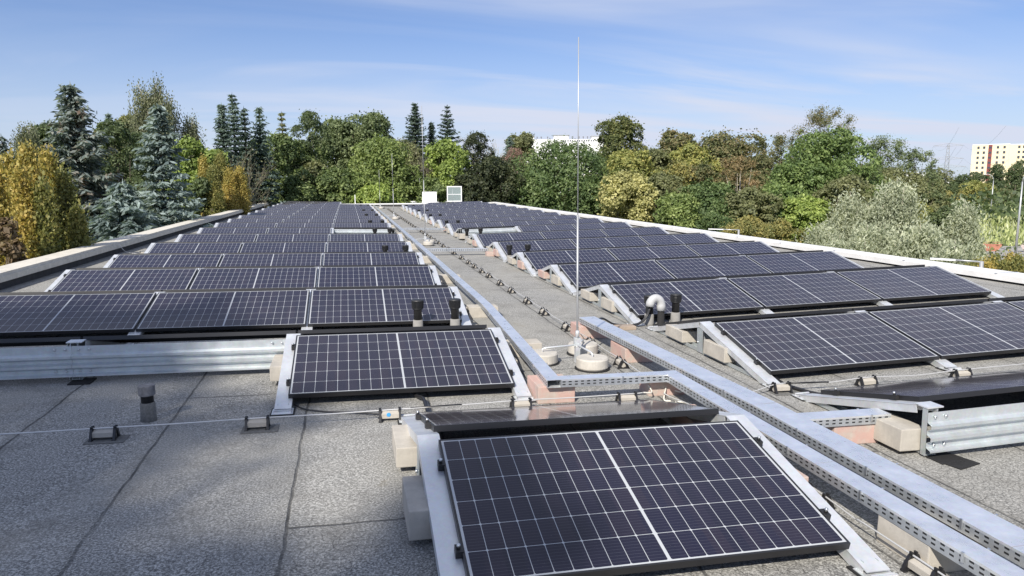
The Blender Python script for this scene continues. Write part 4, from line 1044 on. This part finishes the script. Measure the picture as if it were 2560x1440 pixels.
# ================================================================== TREES
def quads(name, cen, ax, ay, mat, parent, taper=1.0):
    """leaf cards: centre, half-axis along (ax), half-axis across (ay); each a 4-point leaf"""
    n = len(cen)
    v = np.empty((n, 4, 3), dtype=np.float32)
    v[:, 0] = cen-ax; v[:, 1] = cen+ay-ax*.05; v[:, 2] = cen+ax*taper; v[:, 3] = cen-ay-ax*.05
    me = bpy.data.meshes.new(name)
    me.vertices.add(n*4); me.vertices.foreach_set('co', v.reshape(-1))
    me.loops.add(n*4); me.loops.foreach_set('vertex_index', np.arange(n*4, dtype=np.int32))
    me.polygons.add(n); me.polygons.foreach_set('loop_start', np.arange(0, n*4, 4, dtype=np.int32))
    try: me.polygons.foreach_set('loop_total', np.full(n, 4, dtype=np.int32))
    except Exception: pass
    me.update(calc_edges=True)
    me.materials.append(mat)
    return link(name, me, None, parent)
def unit(a): return a/np.maximum(np.linalg.norm(a, axis=-1, keepdims=True), 1e-6)
def rdir(n): return unit(RNG.normal(size=(n, 3)))
def cards(cen, nrm, s, aspect=.62, jit=.7):
    n = len(cen); nn = unit(nrm+RNG.normal(size=(n, 3))*jit)
    a = unit(np.cross(nn, rdir(n))); b_ = np.cross(nn, a)
    ss = (s*RNG.uniform(.6, 1.35, n))[:, None]
    return a*ss*.5, b_*ss*.5*aspect
def trunk_mesh(h, r, lean=(0, 0), limbs=(), mat=None, parent=None, n=8):
    m = MB(); pts = [(lean[0]*t*t+random.uniform(-.06, .06)*h*.05, lean[1]*t*t, h*t) for t in (0, .2, .4, .6, .8, 1)]
    m.tube(pts, [r*(1-.85*t) for t in (0, .2, .4, .6, .8, 1)], n)
    for (z0, e, rr) in limbs:
        z0 = min(z0, h*.98); t = z0/h
        p0 = Vector((lean[0]*t*t, lean[1]*t*t, z0)); p1 = Vector(e); mid = (p0+p1)/2+Vector((0, 0, (p1-p0).length*-.08))
        m.tube([p0, mid, p1], [rr, rr*.6, rr*.2], 5)
    return m.build('trunk', mat or MAT['bark'], parent)

def broad(o, H, r, pal, n, leaf, lo=2.5, lobes=34, gap=0.0, trunk=None, far=False, spread=1.0):
    # H: height above ground of the top; crown from lo to H
    ch = H-lo; C_ = []; Rr = []
    for i in range(lobes):
        # most lobes in the upper two thirds, wide shoulders near the top
        h = 1-((i+.5)/lobes)**1.05*.95
        prof = math.sqrt(max(.02, 1-max(0, (h-.50)/.56)**2.6)) if h > .5 else 1.0
        a = i*2.39996+RNG.uniform(-.5, .5); q = r*prof*RNG.uniform(.55, .95)*spread
        if i % 5 == 0: q *= .35
        lr = r*RNG.uniform(.22, .46)*(1-gap*.42)
        lr = min(lr, 2.2)
        zc_ = lo+h*ch-lr*.80
        C_.append((q*math.cos(a), q*math.sin(a), zc_)); Rr.append(lr)
    C_.append((r*.1, 0, H-min(r, 2.4)*.42)); Rr.append(min(r, 2.4)*.42)
    C_ = np.array(C_); Rr = np.array(Rr)
    w_ = Rr**2; w_ /= w_.sum(); idx = RNG.choice(len(Rr), n, p=w_)
    # sub-clumps on each lobe
    K = 26
    sub = unit(RNG.normal(size=(len(Rr), K, 3))+np.array([0, 0, .35]))
    sk = RNG.integers(0, K, n)
    sd_ = sub[idx, sk]
    d = unit(sd_+RNG.normal(size=(n, 3))*.26)
    rad = Rr[idx]*(RNG.uniform(.72, 1.08, n)**.7 if gap == 0 else RNG.uniform(.15, 1.45, n))
    fz = RNG.random(n) < .13; rad = np.where(fz, rad*RNG.uniform(1.05, 1.5, n), rad)
    cen = C_[idx]+d*rad[:, None]*np.array([1.05, 1.05, .85])
    keep = cen[:, 2] > 1.0; cen = cen[keep]; d = d[keep]
    nrm = unit(d*.8+np.array([0, 0, .45]))
    a, b_ = cards(cen, nrm, leaf)
    quads('crown', cen, a, b_, leafmat(pal, far), o)
    lm = [(lo*.8+ch*random.uniform(.0, .5), tuple(C_[i]), max(.03, r*.03)) for i in range(0, len(Rr), 2)]
    trunk_mesh(H*.86, max(.10, r*.09), (0, 0), lm, trunk or MAT['bark'], o)

def spruce(o, H, r, pal, span, n_scale=1.0, thin=False, lo=.6, visible_from=0, irregular=.25):
    cen = []; ax = []; ay = []
    z = H-.25; zlow = max(lo, visible_from)
    step = (.30 if not thin else .42)*RNG.uniform(.85, 1.35)*(H/16)**.5
    while z > zlow:
        t = (H-z)/H; full = min(1.0, (H-z)/span)
        L0 = r*(full**.92)+.10
        nb = int((9 if not thin else 6)+4*full)
        ph = RNG.uniform(0, 6.28)
        for i in range(nb):
            a = ph+2*math.pi*i/nb+RNG.normal()*.18
            L = L0*RNG.uniform(1-irregular*1.6, 1+irregular*.7)
            if L < .1: continue
            k = max(3, int(L/.062*n_scale))
            s = np.linspace(.08, 1, k)
            up = .25*(1-full); dr = -RNG.uniform(.30, .72)*full*(1 if not thin else .55)
            zz = z+L*(up*s+dr*s*s*.9+.16*s**4)
            x = L*s*math.cos(a); y = L*s*math.sin(a)
            P = np.stack([x, y, zz], 1)
            tang = np.array([math.cos(a), math.sin(a), 0.0]); side = np.array([-math.sin(a), math.cos(a), 0.0])
            for sg in (-1, 1):
                wdt = .10+.26*L*(1-s)*.55*(.6 if thin else 1)+.05
                wdt = np.minimum(wdt, .32)
                jit = RNG.normal(size=(k, 3))*.045
                q = P+side*(sg*wdt*.5)[:, None]+jit
                dirv = unit(side[None]*sg*.8+tang[None]*.75+np.stack([np.zeros(k), np.zeros(k), -RNG.uniform(.05, .8, k)], 1))
                cen.append(q); ax.append(dirv*(wdt*.72+.05)[:, None])
                nn = unit(np.cross(dirv, rdir(k)*.8+np.array([0, 0, 1.2])))
                ay.append(nn*(.040+.025*RNG.random(k))[:, None])
            # hanging and upright tufts
            q = P+RNG.normal(size=(k, 3))*.05
            dv = unit(tang[None]*.5+RNG.normal(size=(k, 3))*.5+np.array([0, 0, .15]))
            cen.append(q); ax.append(dv*.10); ay.append(unit(np.cross(dv, rdir(k)))*.045)
        z -= step*RNG.uniform(.75, 1.15)*(.7+.6*t)
    # leader
    cen.append(np.array([[0, 0, H-.1]])); ax.append(np.array([[0, 0, .18]])); ay.append(np.array([[.03, 0, 0]]))
    cen = np.concatenate(cen); ax = np.concatenate(ax); ay = np.concatenate(ay)
    quads('crown', cen, ax, ay, leafmat(pal), o)
    trunk_mesh(H*.98, max(.09, H*.013), mat=MAT['bark'], parent=o)

def cypress(o, H, r, pal, n, lo=.3):
    ch = H-lo; K = int(260+700*r*ch/10)
    P_l = RNG.uniform(0, 6.28, 4)
    def prof(h, ang):
        p = np.minimum(1, ((1-h)*8.0)**.52)*np.where(h < .25, .8+.8*h, 1)
        return p*(1+.16*np.sin(ang*3+P_l[0])*np.minimum(1, (1-h)*3)+.08*np.sin(ang*5+h*14+P_l[1]))
    kh = RNG.random(K)**.8; ka = RNG.uniform(0, 2*math.pi, K)
    kr = r*prof(kh, ka)*RNG.uniform(.78, 1.10, K)
    kc = np.stack([kr*np.cos(ka), kr*np.sin(ka), lo+kh*ch], 1)
    idx = RNG.integers(0, K, n); sz = RNG.uniform(.045, .12, K)
    cen = kc[idx]+RNG.normal(size=(n, 3))*np.array([.8, .8, 1.4])*sz[idx][:, None]
    out = unit(np.stack([np.cos(ka[idx]), np.sin(ka[idx]), np.full(n, .3)], 1)+unit(cen-kc[idx])*.8)
    up = unit(np.array([0, 0, .8])+out*.5+RNG.normal(size=(n, 3))*.5)
    s = (.034*RNG.uniform(.6, 1.5, n))[:, None]
    ay = unit(np.cross(up, out+RNG.normal(size=(n, 3))*.5))
    quads('crown', cen, up*s, ay*s*.62, leafmat(pal), o)
    m = MB(); prf = []
    for i in range(12):
        t = i/11; prf.append((max(.02, r*.68*min(1, ((1-t)*5.5)**.8)*(.8 if t < .1 else 1)), lo+t*(ch-.12)))
    m.lathe(prf, 14); m.build('dark_core', MAT['bark'], o)  # opaque core added for the dark inside of the crown
    MB().tube([(0, 0, 0), (0, 0, lo+.6)], .09, 8).build('trunk', MAT['bark'], o)

def strands(base, L, seg, leafs, drift, rng=.05):
    """hanging strings of small leaves from base points"""
    cen = []
    k = seg
    for j in range(k):
        t = (j+RNG.random(len(base)))/k
        q = base.copy(); q[:, 2] -= L*t
        q[:, :2] += drift*t[:, None]**1.5+RNG.normal(size=(len(base), 2))*rng
        cen.append(q)
    return np.concatenate(cen)
def birch(o, H, r, pal, n, lo=4.0, drop=2.0):
    # tall weeping crown, leaves on hanging strings
    ch = H-lo; nb = 90; tips = []
    lm = []
    for i in range(nb):
        h = RNG.uniform(.25, 1.0); a = RNG.uniform(0, 6.28); R_ = r*math.sqrt(max(.05, 1-((h-.45)/.62)**2))*RNG.uniform(.35, 1.0)
        p = np.array([R_*math.cos(a), R_*math.sin(a), lo+h*ch]); tips.append(p)
        lm.append((max(2.0, p[2]-R_*1.3-1.2), tuple(p), .045))
    tips = np.array(tips)
    nb_ = n//12
    i = RNG.integers(0, nb, nb_); t = RNG.uniform(.1, 1.05, nb_)[:, None]
    axis = np.array([0, 0, 1.0])
    root = tips[i]*np.array([.15, .15, 1])-np.array([0, 0, 1.3])
    base = root*(1-t)+tips[i]*t+RNG.normal(size=(nb_, 3))*.22
    L = RNG.uniform(.4, 1.0, nb_)*drop
    cen = strands(base, L, 12, None, RNG.normal(size=(nb_, 2))*.12+np.array([.12, 0]))
    nn = rdir(len(cen)); dn = unit(np.array([0, 0, -1.0])+RNG.normal(size=(len(cen), 3))*.4)
    s = (RNG.uniform(.045, .085, len(cen)))[:, None]
    quads('crown', cen, dn*s, unit(np.cross(dn, nn))*s*.5, leafmat(pal), o)
    trunk_mesh(H*.93, .16, (.1, .1), lm, MAT['palebark'], o)
def weeping(o, H, r, pal, n, lo=.8):
    nb = 30; cen0 = []
    P = []
    for i in range(nb):
        a = RNG.uniform(0, 6.28); q = r*math.sqrt(RNG.random()); hh = H-(q/r)**1.6*(H-lo)*.30-RNG.uniform(0, .9)
        if i < 3: q = r*.2*i; hh = H-.25*i
        P.append((q*math.cos(a), q*math.sin(a), hh))
    P = np.array(P)
    nb_ = n//14; i = RNG.integers(0, nb, nb_)
    t = RNG.uniform(.2, 1.0, nb_)[:, None]
    root = P[i]*np.array([.35, .35, 1])-np.array([0, 0, .9])
    base = root*(1-t)+P[i]*t+RNG.normal(size=(nb_, 3))*np.array([.30, .30, .18])
    L = RNG.uniform(.35, 1.0, nb_)*3.2
    c = strands(base, L, 14, None, unit(base[:, :2]+.01)*.45*RNG.random((nb_, 1)), .06)
    c = c[c[:, 2] > .3]
    dn = unit(np.array([0, 0, -1.0])+RNG.normal(size=(len(c), 3))*.75)
    s = RNG.uniform(.06, .13, len(c))[:, None]
    quads('crown', c, dn*s, unit(np.cross(dn, rdir(len(c))))*s*.34, leafmat(pal), o)
    trunk_mesh(H*.8, .2, (0, 0), [(H*.3, tuple(p), .05) for p in P], MAT['palebark'], o)
def bare(o, H, r, pal, n):
    m = MB()
    def br(p, d, L, rr, dep):
        e = p+d*L; mid = (p+e)/2+Vector((RNG.normal()*.04, RNG.normal()*.04, 0))*L
        m.tube([p, mid, e], [rr, rr*.8, rr*.6], 4, False)
        if dep == 0: return
        for _ in range(3 if dep > 1 else 4):
            nd = (d+Vector(RNG.normal(size=3))*.48+Vector((0, 0, .14))).normalized()
            br(p+d*L*random.uniform(.5, 1), nd, L*random.uniform(.58, .82), rr*.58, dep-1)
    L0 = H*.30
    br(Vector((0, 0, 0)), Vector((0, 0, 1)), H*.5, max(.08, r*.07), 0)
    for i in range(7):
        a = RNG.uniform(0, 6.28); d = Vector((math.cos(a)*.42*r/1.5, math.sin(a)*.42*r/1.5, 1)).normalized()
        br(Vector((0, 0, H*random.uniform(.28, .52))), d, L0*.62, .05, 4)
    mx = max(v[2] for v in m.v); k = H/mx
    m.v = [(x*1.0, y*1.0, z*k) for x, y, z in m.v]
    m.build('branches', leafmat(pal), o)
    q = RNG.integers(0, len(m.v), n); c = np.array(m.v)[q]+RNG.normal(size=(n, 3))*.07
    c = c[c[:, 2] > H*.4]
    a, b_ = cards(c, rdir(len(c)), .10)
    quads('crown', c, a, b_, leafmat('twigpale' if pal == 'twigpale' else 'olive'), o)

DESC = dict(
    cypress='golden columnar cypress', spruce='spruce', sprucethin='thin open fir', birch='weeping birch', pine='dense dark tree', broad='leafy tree', sparse='sparse open-crowned tree',
    shrub='bush', weeping='silvery weeping tree', bare='nearly bare tree', far='distant tree')
PALN = dict(gold='golden', goldgreen='green-gold', redbrown='reddish brown', blue='pale blue', bluebrown='blue, brown-coned', birch='grey-green', pine='dark green', dark='dark green', olive='olive green', fir='blue-green', firdark='blackish green',
    lime='bright yellow-green', limegreen='fresh green', maple='deep green', maplegreen='rich green', ash='soft grey-green', yew='very dark', oak='olive dark', yellowgreen='yellow-green', yellow='pale yellow', goldleaf='golden-leaved', autumn='browning', orange='orange-brown',
    pinkbrown='pinkish brown', locust='feathery green', silver='silvery', twig='grey-twigged', twigpale='pale-twigged')
CATN = dict(shrub='bush')
def where(u, v):
    W_ = ['at the left edge', 'far left', 'left', 'left of far masts', 'behind the far masts', 'near the roof hatches', 'left of the tall mast', 'right of the tall mast', 'right of centre', 'in the right half', 'right', 'far right', 'at the right edge']
    return W_[max(0, min(12, int(u/2560*13)))]
seen = {}
camx, camy = CAM.x, CAM.y
for (kind, x, y, zt, r, pal) in TREES:
    o = empty({'cypress': 'cypress_tree', 'spruce': 'spruce_tree', 'sprucethin': 'fir_tree', 'birch': 'birch_tree', 'pine': 'pine_tree', 'broad': 'leafy_tree', 'sparse': 'leafy_tree', 'shrub': 'bush', 'weeping': 'weeping_tree', 'bare': 'bare_tree', 'far': 'leafy_tree'}[kind], (x, y, GZ), (0, 0, RNG.uniform(0, 6.28)))
    H = zt-GZ; d = math.hypot(x-camx, y-camy); span = max(3.0, min(zt+1.2, 6.5))
    # label: look + place + height relation
    p_ = Vector((x, y, zt))-CAM; u = 1280+1801*p_.dot(r2)/p_.dot(f_); v = 720-1801*p_.dot(u2)/p_.dot(f_)
    base = '%s %s' % (PALN[pal], DESC[kind].replace('golden ', '') if kind == 'cypress' else DESC[kind])
    seen.setdefault((base, where(u, v)), []).append((u, o))
    o['category'] = 'bush' if kind == 'shrub' else 'tree'
    if kind == 'cypress': cypress(o, H, r*.80, pal, int(26000+60000*r))
    elif kind == 'spruce': spruce(o, H, r*1.38, pal, span, 1.1 if d < 40 else .8, visible_from=4.0, irregular=.42 if pal == 'bluebrown' else .32)
    elif kind == 'sprucethin': spruce(o, H, r*1.5, pal, span, .9, thin=True, visible_from=4.0, irregular=.3)
    elif kind == 'birch': birch(o, H, r*1.12, pal, int(36000+50000*r), drop=3.4 if r > 1 else 2.2)
    elif kind == 'pine': broad(o, H, r*1.2, pal, int(13000*r+6000), .13, lo=3.5, lobes=30)
    elif kind == 'broad': broad(o, H, r*1.25, pal, int(14000*r+9000), .135+.0013*d, lo=3.0, lobes=int(34+8*r))
    elif kind == 'sparse': broad(o, H, r, pal, int(6500*r+2500), .13, lo=H*.42, lobes=46, gap=.75, trunk=MAT['palebark'] if pal == 'orange' else None, spread=1.25)
    elif kind == 'shrub': broad(o, H, r, pal, int(9000*r+5000), .13, lo=1.0, lobes=26)
    elif kind == 'weeping': weeping(o, H, r*1.75, pal, int(40000*r+9000))
    elif kind == 'bare': bare(o, H, r, pal, 900)
    elif kind == 'far': broad(o, H, r, pal, int(900*r+1800), .62, lo=1.0, lobes=26, far=True)
for (base, wh), lst in seen.items():
    lst.sort(key=lambda t_: t_[0])
    for i, (u, o) in enumerate(lst):
        if len(lst) == 1: o['label'] = '%s %s' % (base, wh)
        else: o['label'] = '%s %s, %s from the left among its like' % (base, wh, ORD[i])
        o['group'] = 'trees and bushes around the building'

# trees behind and beside the camera that shade the near roof
RNG = np.random.default_rng(SEED)
for (x, y, zt, r, pal, n, lob, lb) in SHADE:
    o = empty('leafy_tree', (x, y, GZ), (0, 0, RNG.uniform(0, 6)))
    tag(o, lb, 'tree'); broad(o, zt-GZ, r, pal, n, .30, lo=zt-GZ-2.1*r, lobes=lob)

# undergrowth that closes the view below the crowns
def scatter_mass(name, label, pts, pal, size, hts, far=False):
    n = len(pts); c = np.array(pts); c[:, 2] += RNG.random(n)*hts
    a, b_ = cards(c, rdir(n)+np.array([0, 0, .5]), size)
    o = quads(name, c, a, b_, leafmat(pal, far), None); o['kind'] = 'stuff'; o['label'] = label; return o
pts = []
for i in range(60000):
    x = random.uniform(-34, 62); y = random.uniform(50, 80)
    if x < -9.5: y = random.uniform(14, 80)
    pts.append((x, y, GZ))
q = np.array(pts); hh = (3.2+3.2*(np.sin(q[:, 0]*.8)+np.sin(q[:, 1]*.7+q[:, 0]*.3))*.5)[:]
scatter_mass('undergrowth', 'dark undergrowth filling the ground below the trees', pts, 'dark', .42, np.maximum(1.5, hh))
# far-off wooded horizon
pts = []
for i in range(52000):
    a = random.uniform(-.75, 1.05); d = random.uniform(190, 430)
    pts.append((camx+d*math.sin(a), camy+d*math.cos(a), GZ))
q = np.array(pts); hh = 4.5+3.2*np.sin(q[:, 0]*.06)+2.2*np.sin(q[:, 1]*.11+q[:, 0]*.05)
scatter_mass('far_wood', 'far-off wooded belt along the horizon', pts, 'dark', 1.7, np.maximum(2.0, hh), True)
# tall weeds and young poplars of the meadow
M_ = 42000
xs_ = RNG.uniform(60, 215, M_); ys_ = RNG.uniform(74, 240, M_)
d_ = np.hypot(xs_-camx, ys_-camy); an = np.arctan2(xs_-camx, ys_-camy)
ok = (d_ > 137) & (d_ < 300) & (an > .62) & (an < .98)
xs_, ys_ = xs_[ok], ys_[ok]; n = len(xs_)
clump = np.sin(xs_*.35+np.sin(ys_*.2)*2)+np.sin(ys_*.31)
c = np.stack([xs_, ys_, GZ+RNG.random(n)*(1.7+.8*clump)], 1)
up = unit(np.array([0, 0, 1.0])+RNG.normal(size=(n, 3))*.3)
s = RNG.uniform(.35, .8, n)[:, None]
o = quads('meadow_plants', c, up*s, unit(np.cross(up, rdir(n)))*s*.28, leafmat('meadow', True), None); o['kind'] = 'stuff'; o['label'] = 'tall pale weeds and saplings of the meadow'
print('FACES', sum(len(o.data.polygons) for o in S.objects if o.type == 'MESH'))
